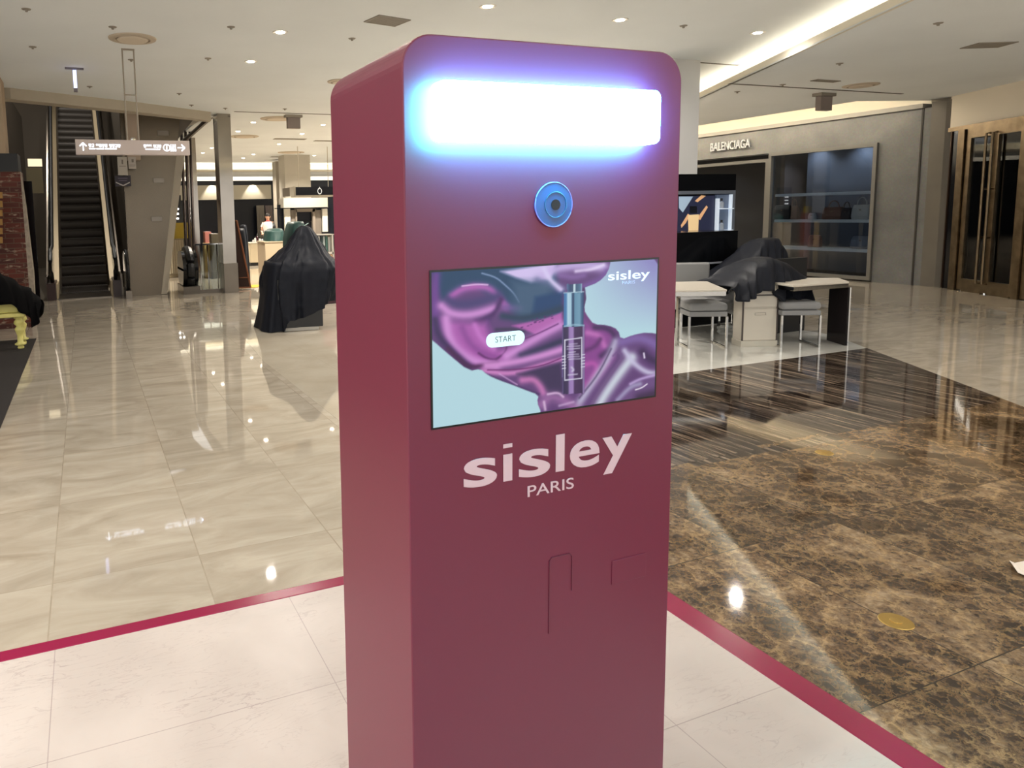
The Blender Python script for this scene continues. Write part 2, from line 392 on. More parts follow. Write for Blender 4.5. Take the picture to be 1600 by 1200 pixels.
# ------------------------------------------------------------------ balenciaga shop wall on the right (plane x = XW)
XW = 14.5
def w(x, y, X=XW): return aX(x, y, X)
yN = w(1470, 300).y; yc = w(1440,449).y          # near corner
yWr = w(1374,222).y; yWl = w(1209,241).y; zt = 2.72; zb = .03
yDl = 15.6
ztop = 3.27
bm = B()
box(bm, XW, XW+.4, yWr, yc+.02, 0, ztop)                     # pier right of the window
box(bm, XW, XW+.4, yWr, 20, zt, ztop)                        # fascia above
struct('wall_right', bm, M_stone)
struct('trim_8', bx(XW-.06, XW+.4, 8.5, 20, ztop, ztop+.08), mat('fascia_cap', (150,146,138), .6))
struct('wall_right_cove', bx(XW+.25, XW+.35, 8.3, 20, ztop+.08, 3.9), M_lip)
struct('ceiling_cove_top', bx(XS-.05, XW+.35, 8.3, 20, 3.86, 3.9), M_lip)
struct('trim_9', bx(XS-.03, XS, 8.9, 20, ZR, 3.86), M_lip)
st2 = thing('cove_light_strip', 'warm light strip tucked above the shop fascia with the silver lettering', 'light', (XS+.1, 14, 3.7))
obj('diffuser', bx(-.05, .05, -5.0, 5.6, 0, .03), mat('shop_cove_lamp', (255,240,210), .5, emit=(1.0,.93,.82), es=30), st2)
# seam and metal edge strips of the pier
struct('trim_10', bx(XW-.012, XW+.02, yc+.15, yc+.18, 0, ztop), mat('seam_dark', (52,46,40), .5))
# shop window: steel frame, glass, shelves
M_frame = mat('grey_metal_frame', (126,124,120), .45, .6)
def yz_frame(bm, X, y0, y1, z0, z1, t, d):
    box(bm, X-d/2, X+d/2, y0, y0+t, z0, z1); box(bm, X-d/2, X+d/2, y1-t, y1, z0, z1)
    box(bm, X-d/2, X+d/2, y0+t, y1-t, z1-t, z1); box(bm, X-d/2, X+d/2, y0+t, y1-t, z0, z0+t)
win = struct('window_1', yz_frame_bm := B(), M_frame) if False else None
bm = B(); yz_frame(bm, XW-.01, yWr, yWl+.08, zb, zt, .07, .1)
win = struct('window_1', bm, M_frame)
obj('window_pane', bx(XW+.01, XW+.02, yWr+.07, yWl+.01, zb+.07, zt-.07), M_gdark, win)
struct('window_2', (lambda b: (yz_frame(b, XW-.01, yWl+.08, yDl, zb, 2.6, .07, .1), b)[1])(B()), M_frame)
# dark interior
M_int = mat('dark_shop_interior', (26,27,32), .6, var=.2, vscale=1)
struct('wall_shop_back', bx(XW+1.6, XW+1.7, 8.6, 20, 0, 3.3), M_int)
struct('ceiling_shop', bx(XW+.4, XW+1.6, 8.6, 20, 2.95, 3.0), M_int)
struct('wall_shop_side', bx(XW+.4, XW+1.6, yWr-.12, yWr-.06, 0, 3), M_int)
struct('wall_shop_partition', bx(XW+.5, XW+1.6, yWl+.1, yWl+.2, 0, 3), mat('brown_shop_partition', (60,50,44), .6))
M_shelf = mat('shop_shelf_grey', (226,228,224), .5)
for i, z in enumerate((1.77, 1.20, .60)):
    tag(obj('display_shelf', bx(-.22, .22, yWr+.1-11, yWl-11, -.03, .03), M_shelf, loc=(XW+.32, 11, z)),
        ['top grey shelf across the shop window, mostly empty', 'middle grey shelf across the shop window, carrying the white tote', 'lowest grey shelf across the shop window, carrying the pink and pale bags'][i], 'shelf', 'shelves across the shop window')
struct('window_backdrop', bx(XW+.75, XW+.8, yWr+.05, yWr+2.0, 0.1, 2.7), mat('grey_backdrop', (44,47,52), .6))
def handbag(x, y, z, w_, h_, d_, col, label, strap=True, rz=0):
    mm = mat('leather_%d_%d_%d' % col, col, .4)
    t = thing('handbag', label, 'handbag', (x, y, z), rz)
    bm = B()
    pts = []
    for k, (a, zz, s) in enumerate(((1, 0, .92), (1.04, .25, 1), (1, .7, .8), (.9, 1, .45))):
        pts.append([(s*d_/2*sx, a*w_/2*sy, zz*h_) for sx, sy in ((-1,-1),(1,-1),(1,1),(-1,1))])
    vs = [[bm.verts.new(p) for p in ring] for ring in pts]
    for a, c in zip(vs, vs[1:]):
        for k in range(4): bm.faces.new((a[k], a[(k+1)%4], c[(k+1)%4], c[k]))
    bm.faces.new(vs[0][::-1]); bm.faces.new(vs[-1]); bmesh.ops.recalc_face_normals(bm, faces=bm.faces)
    obj('bag_body', bm, mm, t, bevel=.015)
    if strap:
        obj('handle', tube(B(), [(0, w_*.28*math.cos(a), h_*.95+h_*.55*math.sin(a)) for a in np.linspace(0, PI, 12)], .012), mm, t)
    obj('clasp', bx(-d_*.42, -d_*.36, -.02, .02, h_*.55, h_*.68), M_brass, t)
    return t
XB = XW+.32
def bagat(px, py, z, *a, **k):
    p = aX(px, py, XB); return handbag(XB, p.y, z, *a, **k)
bagat(1346, 343, 1.23, .34, .30, .14, (196,192,182), 'white leather tote with grey handle at right end of middle shelf')
bagat(1302, 343, 1.23, .40, .26, .16, (92,44,34), 'rust brown handbag left of the white tote on the shelf')
bagat(1322, 343, 1.23, .22, .24, .14, (50,34,28), 'dark brown small handbag beside the rust brown one')
bagat(1224, 345, 1.23, .40, .32, .18, (22,22,24), 'black handbag at the left end of the middle shelf', strap=False)
bagat(1269, 345, 1.23, .14, .14, .1, (210,210,205), 'tiny white pouch at the middle of the middle shelf', strap=False)
bagat(1347, 388, .63, .38, .26, .18, (132,134,140), 'pale grey slouchy handbag at right end of lowest shelf', strap=False)
bagat(1273, 387, .63, .26, .26, .12, (176,122,108), 'dusty pink handbag standing on the lowest window shelf', strap=False)
bagat(1240, 345, 1.23, .2, .3, .1, (96,66,58), 'faded rose handbag with tall strap near left end of shelf')
# lettering
p0, p1 = w(1113, 236), w(1175, 232)
zL = aX(1113, 237, XW).z; hL = aX(1113, 224, XW).z - zL
sgn = thing('shop_lettering', 'silver capital letters BALENCIAGA fixed on the grey fascia', 'sign', (XW-.03, p0.y, zL))
lo = text_obj('letters', 'BALENCIAGA', mat('letter_silver', (186,188,190), .4, .1), (0,0,0), (0,-1,0), (0,0,1), p0.y-p1.y, hL, depth=.04, offset=.015, parent=sgn)

# ------------------------------------------------------------------ brass door wall
D0 = aZ(1486, 452); D1 = aZ(1600, 469.5); dd = (D1-D0).normalized(); dn = Vector((dd.y, -dd.x, 0))
if dn.dot(-D0) < 0: dn = -dn          # towards the camera
def onD(px, py, off=0.0):
    d = ray(px, py); q = D0 + dn*off; t = (q-CPOS).dot(dn)/d.dot(dn); p = CPOS+d*t
    return (p-q).dot(dd), p.z
def dbox(bm, u0, u1, z0, z1, n0, n1):
    return prism(bm, [D0+dd*u0+dn*n0+Vector((0,0,z0)), D0+dd*u1+dn*n0+Vector((0,0,z0)), D0+dd*u1+dn*n1+Vector((0,0,z0)), D0+dd*u0+dn*n1+Vector((0,0,z0))], (0,0,z1-z0))
zdt = onD(1505, 203)[1]; 
struct('wall_brass_upper', dbox(B(), -.35, 9, zdt+.06, 4.0, -.1, -.02), mat('cream_wall', (228,218,200), .7))
struct('trim_11', dbox(B(), -.32, 9, zdt, zdt+.07, -.08, .02), M_brass)
# frame posts and door leaves
u_p = [onD(x, 440)[0] for x in (1479, 1489)]
fr = struct('trim_12', dbox(B(), -.02, .13, 0, zdt, -.05, .05), M_brass)
uL0 = .15; uM = onD(1537, 455)[0]; uR1 = uM+(uM-uL0)
def leaf(name, u0, u1, hside):
    bm = B(); t = .13
    dbox(bm, u0, u0+t*.8, .02, zdt, -.04, .02); dbox(bm, u1-t*.5, u1, .02, zdt, -.04, .02)
    dbox(bm, u0+t*.8, u1-t*.5, .0, .22, -.04, .02); dbox(bm, u0+t*.8, u1-t*.5, zdt-.16, zdt, -.04, .02)
    d = struct(name, bm, M_brass)
    obj('door_glass', dbox(B(), u0+t*.8, u1-t*.5, .22, zdt-.16, -.015, -.005), M_gdark, d)
    hu = u1-.07 if hside > 0 else u0+.07
    P = lambda z, n, du=0: D0+dd*(hu+du)+dn*n+Vector((0,0,z))
    obj('door_handle', tube(tube(tube(B(), [P(.18,.02), P(.18,.09), P(zdt-.12,.09), P(zdt-.12,.02)], .02), [P(.95,.02), P(.95,.09)], .015), [P(1.75,.02), P(1.75,.09)], .015), M_brass, d)
    return d
leaf('door_1', uL0, uM, 1); leaf('door_2', uM, uR1, -1)
struct('trim_23', dbox(B(), uM-.03, uM+.03, 0, zdt, -.07, -.041), M_brass)
leaf('door_3', uR1+.15, uR1+.15+(uM-uL0), 1)
struct('trim_13', dbox(B(), uR1+.01, uR1+.14, 0, zdt, -.05, .05), M_brass)
struct('wall_vestibule', dbox(B(), -1.5, 9, 0, 4, -2.2, -2.1), mat('vestibule_dark', (24,22,20), .5))
struct('trim_14', dbox(B(), -.28, -.03, 0, zdt, -.03, -.01), M_black)
struct('trim_15', dbox(B(), -.26, -.235, 0, zdt, -.01, .01), mat('dark_bronze', (70,52,40), .3, .8))
# return side of the stone pier, towards the doors
q0 = aZ(1440, 449.5); q1 = aZ(1457, 449.5)
e = D0-dd*.28
bm = B(); prism(bm, [(XW, yc+.03, 0), (XW-.02, yc-.22, 0), (e.x+.05, e.y+.02, 0), (XW+.6, e.y+.1, 0), (XW+.5, yc+.03, 0)], (0,0,3.36)); struct('wall_pier', bm, mat('pier_stone', (104,98,88), .5, var=.08, vscale=2))
bm = B(); prism(bm, [(XW+.1, yc+.1, 3.36), (XW+.1, yc-.22, 3.36), (e.x+.08, e.y+.02, 3.36), (XW+.6, e.y+.1, 3.36), (XW+.5, yc+.1, 3.36)], (0,0,.5)); struct('wall_pier_upper', bm, M_beigew)

# ------------------------------------------------------------------ far shops behind the hall
YB = 33.0
M_panel = mat('pale_fascia_panel', (205,196,176), .6)
struct('wall_back', bx(-9, 18, YB+.3, YB+.4, 0, 4), M_navy)
M_strip = mat('shop_light_box', (255,245,225), .5, emit=(1.0,.9,.72), es=1.6)
struct('trim_16', bx(2.2, 14.4, 28.0, 28.08, 3.33, 3.43), M_lip)
struct('trim_17', bx(2.2, 14.4, 28.5, 28.6, 3.33, ZC+.02), M_lip)
struct('ceiling_back', bx(-9, 14.4, 28.0, YB+.3, 3.33, 3.34), M_ceil)
struct('ceiling_back_step', bx(-9, 14.4, 28.0, 28.6, ZC, ZC+.1), M_ceil)
c3 = thing('cove_light_strip', 'warm light strip in the far ceiling step beyond the hall', 'light', (8, 28.25, 3.36))
obj('diffuser', bx(-5.7, 6.3, -.04, .04, 0, .03), M_cove, c3)
for x0, x1 in ((aY(236,280,31.5).x, aY(434,280,31.5).x), (aY(486,280,31.5).x, 14)):
    tag(obj('fascia_light_box', bx(x0, x1, 31.45, 31.6, 3.17, 3.328), M_strip), 'glowing white light box over the dark shopfront, '+('left' if x0 < 8 else 'right')+' of the pale column', 'light')
x0, x1 = aY(262,300,YB).x, aY(423,300,YB).x
pn = struct('trim_18', bx(x0, x1, YB-.1, YB+.3, 2.37, 3.03), M_panel)
for px in (333, 396.5):
    p = aY(px, 291, YB-.35)
    t = thing('wall_washer_lamp', 'small recessed lamp throwing a cone on the far pale fascia, '+('left' if px < 350 else 'right')+' one', 'lamp', (p.x, YB-.35, 3.29))
    obj('housing', cyl(B(), (0,0,0), .06, .05, 16), M_wl, t)
    l = bpy.data.lights.new('spot', 'SPOT'); l.energy = 90; l.spot_size = math.radians(75); l.spot_blend = .5; l.color = (1,.92,.78); l.shadow_soft_size = .03
    so = bpy.data.objects.new('bulb', l); COL.objects.link(so); so.parent = t; so.location = (0,0,-.02); so.rotation_euler = (math.radians(14),0,0)
# dim lettering on the dark shopfront
text_obj('shopfront_lettering', 'INSEPARABLES', mat('dim_lettering', (60,58,60), .5), (aY(330,320,YB+.29).x, YB+.29, 2.05), (1,0,0), (0,0,1), 2.6, .16, .02) if False else None
# curtain-like pale panels, doorway details of the far shops
Yf = 32.8
for i, (xa, xb, ya, yb_, c) in enumerate(((401, 414, 321, 346, (120,112,100)), (415, 427, 321, 346, (112,100,96)), (428, 434, 330, 362, (70,68,66)))):
    a, b_ = aY(xa, ya, Yf), aY(xb, yb_, Yf)
    bm = B()
    for k in range(6): box(bm, a.x+(b_.x-a.x)*k/6, a.x+(b_.x-a.x)*(k+.8)/6, Yf, Yf+.08, 0.002, a.z)
    tag(obj('folding_panel', bm, mat('folding_panel_%d' % i, c, .6)), ['pale ribbed shop panel behind the white cabinet', 'mauve ribbed shop panel right of the pale ribbed one', 'narrow grey ribbed shop panel beside the pale column'][i], 'panel')
# pale column with framed shopfront (right background)
YC = 24.0
def yb(x0, x1, y0, y1, Y, d, m, name='wall_block', struct_=True, parent=None, bev=0):
    a, b_ = aY(x0, (y0+y1)/2, Y), aY(x1, (y0+y1)/2, Y); za, zb_ = aY((x0+x1)/2, y0, Y).z, aY((x0+x1)/2, y1, Y).z
    bm = bx(a.x, b_.x, Y, Y+d, zb_, za)
    return struct(name, bm, m) if struct_ else obj(name, bm, m, parent, bevel=bev)
M_colp = mat('pale_column', (186,180,168), .6)
a = aY(432, 300, YC+2); b_ = aY(446, 300, YC+2)
struct('wall_column', bx(a.x, b_.x, YC+2, YC+2.5, 0, 3.6), mat('ribbed_column', (150,142,130), .5))
a = aY(446, 300, YC); b_ = aY(486, 300, YC)
struct('wall_column_broad', bx(a.x, b_.x, YC, YC+.8, 1.95, ZC), M_colp)
cf = thing('shopfront_frame', 'white framed shop cabinet with dark doorway behind the green covers', 'shopfront', (aY(472,360,YC-.6).x, YC-.6, 0))
def rel(o, t): o.location = -Vector(t.location); o.parent = t; return o
def part_yb(name, x0, x1, y0, y1, Y, d, m, t, bev=0): return rel(yb(x0, x1, y0, y1, Y, d, m, name, False, None, bev), t)
part_yb('lintel', 443, 512, 309, 325, YC-.6, .6, M_colp, cf)
part_yb('black_band', 430, 512, 324.3, 325.6, YC-.7, .1, M_black, cf)
for xa, xb in ((445, 454), (504, 512)): part_yb('curtain', xa, xb, 326, 362, YC-.5, .1, mat('cream_drape', (214,210,200), .7), cf)
for xa, xb in ((455, 462), (493, 502)): part_yb('side_panel', xa, xb, 328, 366, YC-.45, .1, mat('grey_side_panel', (120,112,104), .5), cf)
for xa, xb in ((462, 464.5), (489, 493)): part_yb('jamb', xa, xb, 326, 375, YC-.5, .15, mat('jamb_grey', (140,130,120), .5), cf)
part_yb('header', 462, 493, 326, 331, YC-.5, .15, MATS['jamb_grey'], cf)
part_yb('doorway', 464.5, 489, 331, 375, YC-.3, .05, M_navy, cf)
part_yb('rail', 464.5, 489, 345.5, 346.8, YC-.4, .03, M_chrome, cf)
struct('wall_column_core', bx(aY(434,360,YC).x, aY(516,360,YC).x, YC-.2, YC+.0, 0, 1.95), M_navy)
# hanging counter sign with the ring emblem
YS = 21.0
hs = thing('hanging_counter_sign', 'navy hanging sign box with a white ring emblem above the counters', 'sign', (aY(490,300,YS).x, YS, aY(490,306,YS).z))
part_yb('sign_box', 462, 522, 292, 305, YS, .4, M_navy, hs)
part_yb('sign_rim', 461, 522, 305, 307.5, YS-.02, .45, M_colp, hs)
part_yb('sign_end', 459, 462, 291.5, 306, YS-.02, .45, M_colp, hs)
a = aY(447, 293, YS+.8); b_ = aY(459.5, 293, YS)
bm = B(); zt_, zb_ = aY(459, 292, YS).z, aY(459, 306, YS).z
prism(bm, [(a.x, YS+1.2, zb_), (b_.x, YS, zb_), (b_.x, YS+.05, zb_), (a.x, YS+1.25, zb_)], (0,0,zt_-zb_)); rel(obj('sign_return', bm, mat('taupe_panel', (104,96,86), .5)), hs)
ec = aY(499.5, 298.6, YS-.01)
rel(obj('ring_emblem', tube(tube(B(), [(ec.x+.062*math.cos(t), YS-.012, ec.z+.085*math.sin(t)) for t in np.linspace(0, 2*PI, 25)[:-1]], .012, closed=True), [(ec.x, YS-.012, ec.z+.1), (ec.x, YS-.012, ec.z+.13)], .012), mat('emblem_white', (225,225,225), .5, emit=(1,1,1), es=.5)), hs)
for px in (467, 513):
    p = aY(px, 295, YS+.1); rel(obj('suspension_rod', cyl(B(), (p.x, YS+.1, p.z), .012, ZC-p.z, 8), M_wl), hs)
part_yb('counter_screen', 489, 520, 308, 328, YS+1.5, .1, M_navy, hs) if False else None

# pale counters and things on them
def counter(name, label, x0, x1, ytop, yfoot, d, m, top_m, plinth=True, doors=2, cat='cabinet'):
    f = aZ((x0+x1)/2, yfoot); Y = f.y
    a, b_ = aY(x0, ytop, Y), aY(x1, ytop, Y); zt_ = aY((x0+x1)/2, ytop, Y).z
    t = thing(name, label, cat, ((a.x+b_.x)/2, Y+d/2, 0)); W = b_.x-a.x
    pz = zt_*.14 if plinth else 0
    obj('carcass', bx(-W/2, W/2, -d/2, d/2, pz, zt_-.03), m, t)
    if plinth: obj('plinth', bx(-W/2+.01, W/2-.01, -d/2+.02, d/2, 0, pz), M_blackm, t)
    obj('worktop', bx(-W/2-.02, W/2+.02, -d/2-.02, d/2, zt_-.03, zt_), top_m, t, bevel=.005)
    for k in range(doors):
        u0, u1 = -W/2+W*k/doors+.012, -W/2+W*(k+1)/doors-.012
        dr = obj('cabinet_door', bx(u0, u1, -d/2-.02, -d/2-.001, pz+.02, zt_*.74), m, t, bevel=.004)
        obj('drawer', bx(u0, u1, -d/2-.02, -d/2-.001, zt_*.76, zt_-.05), m, t, bevel=.004)
    return t, Y, zt_
M_cream = mat('cream_cabinet', (214,200,172), .45)
cA, YA, zA = counter('counter_cabinet', 'cream two-door cabinet with black plinth under perfume bottles', 390.5, 414, 379, 415, .7, M_cream, M_wl)
cB, YBc, zB = counter('service_counter', 'plain beige counter under the green cover, right of the cream cabinet', 414, 456, 377, 428, .9, mat('beige_counter', (176,160,136), .5), MATS['beige_counter'], plinth=False, doors=0, cat='counter')
def bottle(x, y, z, h, r, col, label, group):
    t = thing('perfume_bottle', label, 'bottle', (x, y, z), 0, group)
    mm = mat('bottle_%d_%d_%d' % col, col, .15)
    obj('flacon', lathe(B(), [(r*.9, 0), (r, .01), (r, h*.6), (r*.4, h*.7), (r*.35, h*.74)], seg=12), mm, t, smooth=False)
    obj('cap', cyl(B(), (0,0,h*.74), r*.45, h*.26, 12), M_blackm if col[0] > 120 else M_chrome, t)
    return t
for k, (px, h, col) in enumerate(((396, .12, (200,200,200)), (399, .2, (220,220,215)), (402, .28, (60,30,40)), (406, .16, (210,205,200)), (410, .14, (180,190,200)))):
    p = aY(px, 378, YA+.3); bottle(p.x, YA+.3, zA, h, .035, col, 'small perfume bottle on the cream cabinet, %s from its left end' % ('first','second','third','fourth','fifth')[k], 'bottles on the cream cabinet')

# the person behind the cream cabinet
def person(x, y, Hh=1.56):
    k = Hh/1.70
    t = thing('person', 'person in a white top with red collar and dark hair standing behind the cream cabinet', 'person', (x, y, 0), -.5)
    P_ = {}
    bm_v, bm_e, rad = [], [], []
    def v(p, r, parent=None):
        bm_v.append(Vector(p)*k); rad.append(r*k); i = len(bm_v)-1
        if parent is not None: bm_e.append((parent, i))
        return i
    pel = v((0,0,.95), .15); wa = v((0,0,1.1), .125, pel); ch = v((0,-.02,1.28), .15, wa); nk = v((0,-.02,1.44), .055, ch); nk2 = v((0,-.04,1.50), .05, nk)
    hd = v((0,-.05,1.58), .085, nk2); ht = v((0,-.05,1.64), .075, hd)
    for s_ in (-1, 1):
        hp = v((s_*.09,0,.88), .09, pel); kn = v((s_*.1,-.02,.48), .06, hp); an = v((s_*.1,0,.08), .042, kn); v((s_*.11,-.15,.035), .035, an)
        sh = v((s_*.17,-.02,1.38), .06, ch); el = v((s_*.23,-.06,1.1), .042, sh); wr = v((s_*.14,-.3,1.02), .028, el); pm = v((s_*.11,-.37,1.01), .03, wr)
        for q in range(4): f1 = v((s_*(.085+.018*q),-.43,1.0), .0085, pm); v((s_*(.085+.018*q),-.455+.006*abs(q-1),.985), .008, f1)
        v((s_*.07,-.39,1.0), .009, pm)
    me = bpy.data.meshes.new('body'); me.from_pydata(bm_v, bm_e, []); o = bpy.data.objects.new('body', me); COL.objects.link(o); o.parent = t
    md = o.modifiers.new('skin', 'SKIN')
    for i, sv in enumerate(me.skin_vertices[0].data): sv.radius = (rad[i], rad[i])
    me.skin_vertices[0].data[0].use_root = True
    md2 = o.modifiers.new('sub', 'SUBSURF'); md2.levels = 2; md2.render_levels = 2
    me.materials.append(mat('skin', (196,150,124), .5)); md.use_smooth_shade = True
    def el(name, c, r, m, z0=None):
        b_ = B(); bmesh.ops.create_uvsphere(b_, u_segments=20, v_segments=14, radius=1)
        for vv in b_.verts: vv.co = Vector((vv.co.x*r[0], vv.co.y*r[1], vv.co.z*r[2]))*k + Vector(c)*k
        return obj(name, b_, m, t, smooth=True)
    M_hair = mat('dark_hair', (24,18,16), .6)
    el('hair', (0,-.02,1.62), (.092,.098,.105), M_hair); el('hair', (0,.045,1.53), (.08,.05,.12), M_hair)
    el('nose', (0,-.14,1.585), (.012,.016,.02), MATS['skin']); el('mouth', (0,-.13,1.545), (.022,.008,.006), mat('lips', (150,80,76), .5))
    for s_ in (-1,1): el('eye', (s_*.03,-.128,1.61), (.011,.008,.007), M_black); el('ear', (s_*.088,-.04,1.59), (.012,.02,.03), MATS['skin'])
    M_top = mat('white_blouse', (214,210,204), .8)
    prof = [(.14,.86),(.165,.95),(.15,1.1),(.175,1.28),(.16,1.38),(.09,1.43),(.062,1.445)]
    b_ = B(); lathe(b_, [(r*k, z*k) for r, z in prof], seg=28)
    for vv in b_.verts: vv.co.x *= 1.18
    obj('blouse', b_, M_top, t, smooth=True)
    b_ = B(); tube(b_, [(math.cos(a)*.08*k, math.sin(a)*.075*k-.01, (1.425-.03*math.cos(a+PI/2)*-1)*k) for a in np.linspace(0, 2*PI, 21)[:-1]], .02*k, 8, closed=True); obj('red_collar', b_, mat('red_scarf', (170,40,44), .6), t)
    for s_ in (-1,1):
        b_ = B(); tube(b_, [Vector((s_*.15,-.02,1.385))*k, Vector((s_*.21,-.03,1.25))*k, Vector((s_*.232,-.06,1.11))*k], .062*k, 12); obj('sleeve', b_, M_top if s_ < 0 else M_blackm, t, smooth=True)
        b_ = B(); tube(b_, [Vector((s_*.09,0,.9))*k, Vector((s_*.1,-.02,.48))*k, Vector((s_*.1,0,.1))*k], .085*k, 12); obj('trouser_leg', b_, M_blackm, t, smooth=True)
pp_ = aY(419, 345, YA+1.3); person(pp_.x, YA+1.3, aY(420, 334, YA+1.3).z)

# ------------------------------------------------------------------ draped covers
def drape(name, bm_pts_fn, m, parent=None, nu=120, nv=44):
    bm = B(); g = [[bm.verts.new(bm_pts_fn(i/nu, j/nv)) for i in range(nu)] for j in range(nv+1)]
    for j in range(nv):
        for i in range(nu): bm.faces.new((g[j][i], g[j][(i+1)%nu], g[j+1][(i+1)%nu], g[j+1][i]))
    bm.faces.new(g[0])
    bmesh.ops.recalc_face_normals(bm, faces=bm.faces)
    return obj(name, bm, m, parent, smooth=True)
def loft(levels, folds, famp, seed=0, tilt=0.0):
    # levels: (v, cx, cy, z, rx, ry) ; superellipse sections with gathered folds
    L = np.array(levels, float); rnd = random.Random(seed)
    ph = [(n, rnd.uniform(0, 2*PI), rnd.uniform(.5, 1), rnd.uniform(-1.5, 1.5)) for n in folds]
    def fn(u, v):
        a = 2*PI*u
        val = [np.interp(v, L[:,0], L[:,k]) for k in range(1, 6)]
        cx, cy, z, rx, ry = val
        c, s = math.cos(a), math.sin(a); p = .72
        ex = math.copysign(abs(c)**p, c); ey = math.copysign(abs(s)**p, s)
        fo = sum(w_*math.sin(n*a+q+tw*v*3) for n, q, w_, tw in ph)/len(ph)
        k = 1 + famp*fo*(0.35+v*.9)
        return (cx+rx*ex*k, cy+ry*ey*k, z + tilt*fo*rx)
    return fn
# left: display pedestal with its black cover
pl = aZ(436, 519); pr_ = aZ(505, 515); pb = aZ(522, 497)
bd = (pr_-pl); bwid = bd.length; bdir = bd.normalized(); bdep = Vector((-bdir.y, bdir.x, 0))
ang = math.atan2(bdir.y, bdir.x)
pc = (pl+pr_)/2 + bdep*.45
ped = thing('display_pedestal', 'black gloss display pedestal under the tall black cover left of the kiosk', 'pedestal', tuple(pc), ang)
obj('cabinet_body', bx(-bwid/2, bwid/2, -.45, .45, .05, .72), M_black, ped, bevel=.005)
obj('kick_plate', bx(-bwid/2+.06, bwid/2-.06, -.455, -.40, .006, .05), mat('pale_kick_plate', (170,166,158), .3), ped)
obj('side_mirror', bx(bwid/2-.001, bwid/2+.006, -.43, .43, .06, .70), M_steel, ped)
obj('top_frame', bx(-bwid/2+.05, bwid/2-.05, -.35, .35, .72, .76), M_black, ped)
zt1 = aY(470, 353, pc.y).z
xs = lambda px, py: (aY(px, py, pc.y).x, aY(px, py, pc.y).z)
xt, ztp = xs(474, 353)
def lv(v, pxl, pxr, py, ry):
    a, z = xs(pxl, py); b_, _ = xs(pxr, py); return (v, (a+b_)/2, pc.y, z, (b_-a)/2, ry)
levels = [lv(0, 470, 478, 352, .03), lv(.05, 463, 485, 358, .10), lv(.14, 456, 494, 371, .17), lv(.25, 446, 503, 386, .24), lv(.34, 432, 511, 400, .34),
          lv(.44, 421, 520, 411, .46), lv(.52, 415, 524, 421, .5), lv(.62, 412, 523, 434, .52), lv(.8, 417, 517, 455, .53), lv(1, 420, 512, 475, .54)]
fnl = loft(levels, (5, 8, 13, 19, 29), .16, seed=3)
def fn2(u, v):
    x, y, z = fnl(u, v)
    a = 2*PI*u
    # hem lower at the left and back, lifted at the front right
    d = max(0, v-.5)*2
    hem = .12*math.sin(a*1+3.7) + .07*math.sin(3*a+1.2)
    z = z - d*hem
    left = max(0, -math.cos(a)-.5)/.5
    z -= d*left*.55; x -= d*left*.02
    dent = math.exp(-((v-.36)/.07)**2)*math.sin(9*a+1)*.02
    return (x+dent, y+dent, max(z, .012+.01*math.sin(9*a)))
cov = drape('dust_cover', fn2, M_cloth); tag(cov, 'tall peaked black dust cover draped over the pedestal left of the kiosk', 'cover')
md = cov.modifiers.new('wrinkle', 'DISPLACE'); tx = bpy.data.textures.new('cloth_wrinkle', 'CLOUDS'); tx.noise_scale = .16; tx.noise_depth = 2; md.texture = tx; md.strength = .05; md.mid_level = .5
# second drape tail dropping to the floor on the left
p_ = aZ(412, 512)
fnt = loft([(0, p_.x+.16, pc.y-.05, .95, .12, .3), (.3, p_.x+.14, pc.y-.05, .7, .14, .34), (.7, p_.x+.10, pc.y-.05, .3, .16, .38), (1, p_.x+.09, pc.y-.02, .01, .21, .42)], (4, 7, 9), .12, seed=8)
tl = drape('cover_tail', fnt, M_cloth, nu=60, nv=16); tl.parent = cov
# merchandise rack behind it
def rack():
    a = aY(497, 380, 12.2); t = thing('gift_shelf', 'white open shelf of small boxes beside the kiosk edge, behind the black cover', 'shelf', (aY(508, 400, 12.2).x, 12.2, 0))
    for x0, x1, y0, y1, m_, n_ in ((490, 522, 394, 397.5, M_wl, 'shelf_board'), (491, 522, 366, 367.5, M_wl, 'shelf_board'), (520, 522, 366, 470, M_wl, 'upright'), (496, 520, 398, 402, mat('tan_board', (180,140,100), .5), 'backing')):
        part_yb(n_, x0, x1, y0, y1, 12.2, .35, m_, t)
    part_yb('cabinet_body', 497, 522, 402, 478, 12.3, .3, mat('dark_plum_cabinet', (50,24,34), .5), t)
    return t
rack()
for k, px in enumerate((493, 497, 501, 505, 509, 513, 517)):
    a, b_ = aY(px, 383, 12.3), aY(px+3.0, 383, 12.3); zt_, zb_ = aY(px, 370+random.random()*3, 12.3).z, aY(px, 394, 12.3).z
    cols = ((60,90,80), (210,210,205), (40,60,60), (180,190,185), (70,110,100), (230,228,220), (50,70,80))[k]
    tag(obj('gift_box', bx(-(b_.x-a.x)/2, (b_.x-a.x)/2, -.05, .05, 0, zt_-zb_), mat('box_%d' % k, cols, .4), loc=((a.x+b_.x)/2, 12.35, zb_+.012)), 'slim %s box on the white shelf, %s from the left' % (('green','white','dark green','grey','teal','cream','slate')[k], ('first','second','third','fourth','fifth','sixth','seventh')[k]), 'box', 'boxes on the white shelf')
rk = aY(509, 404, 11.9).z-.05*6-.026
tag(obj('bag_stand', bx(-.16, .16, -.08, .1, .002, rk, ), mat('dark_plum_cabinet'), loc=(aY(509,404,11.9).x, 11.9, 0)), 'dark plum stand carrying the raspberry gift bags', 'stand')
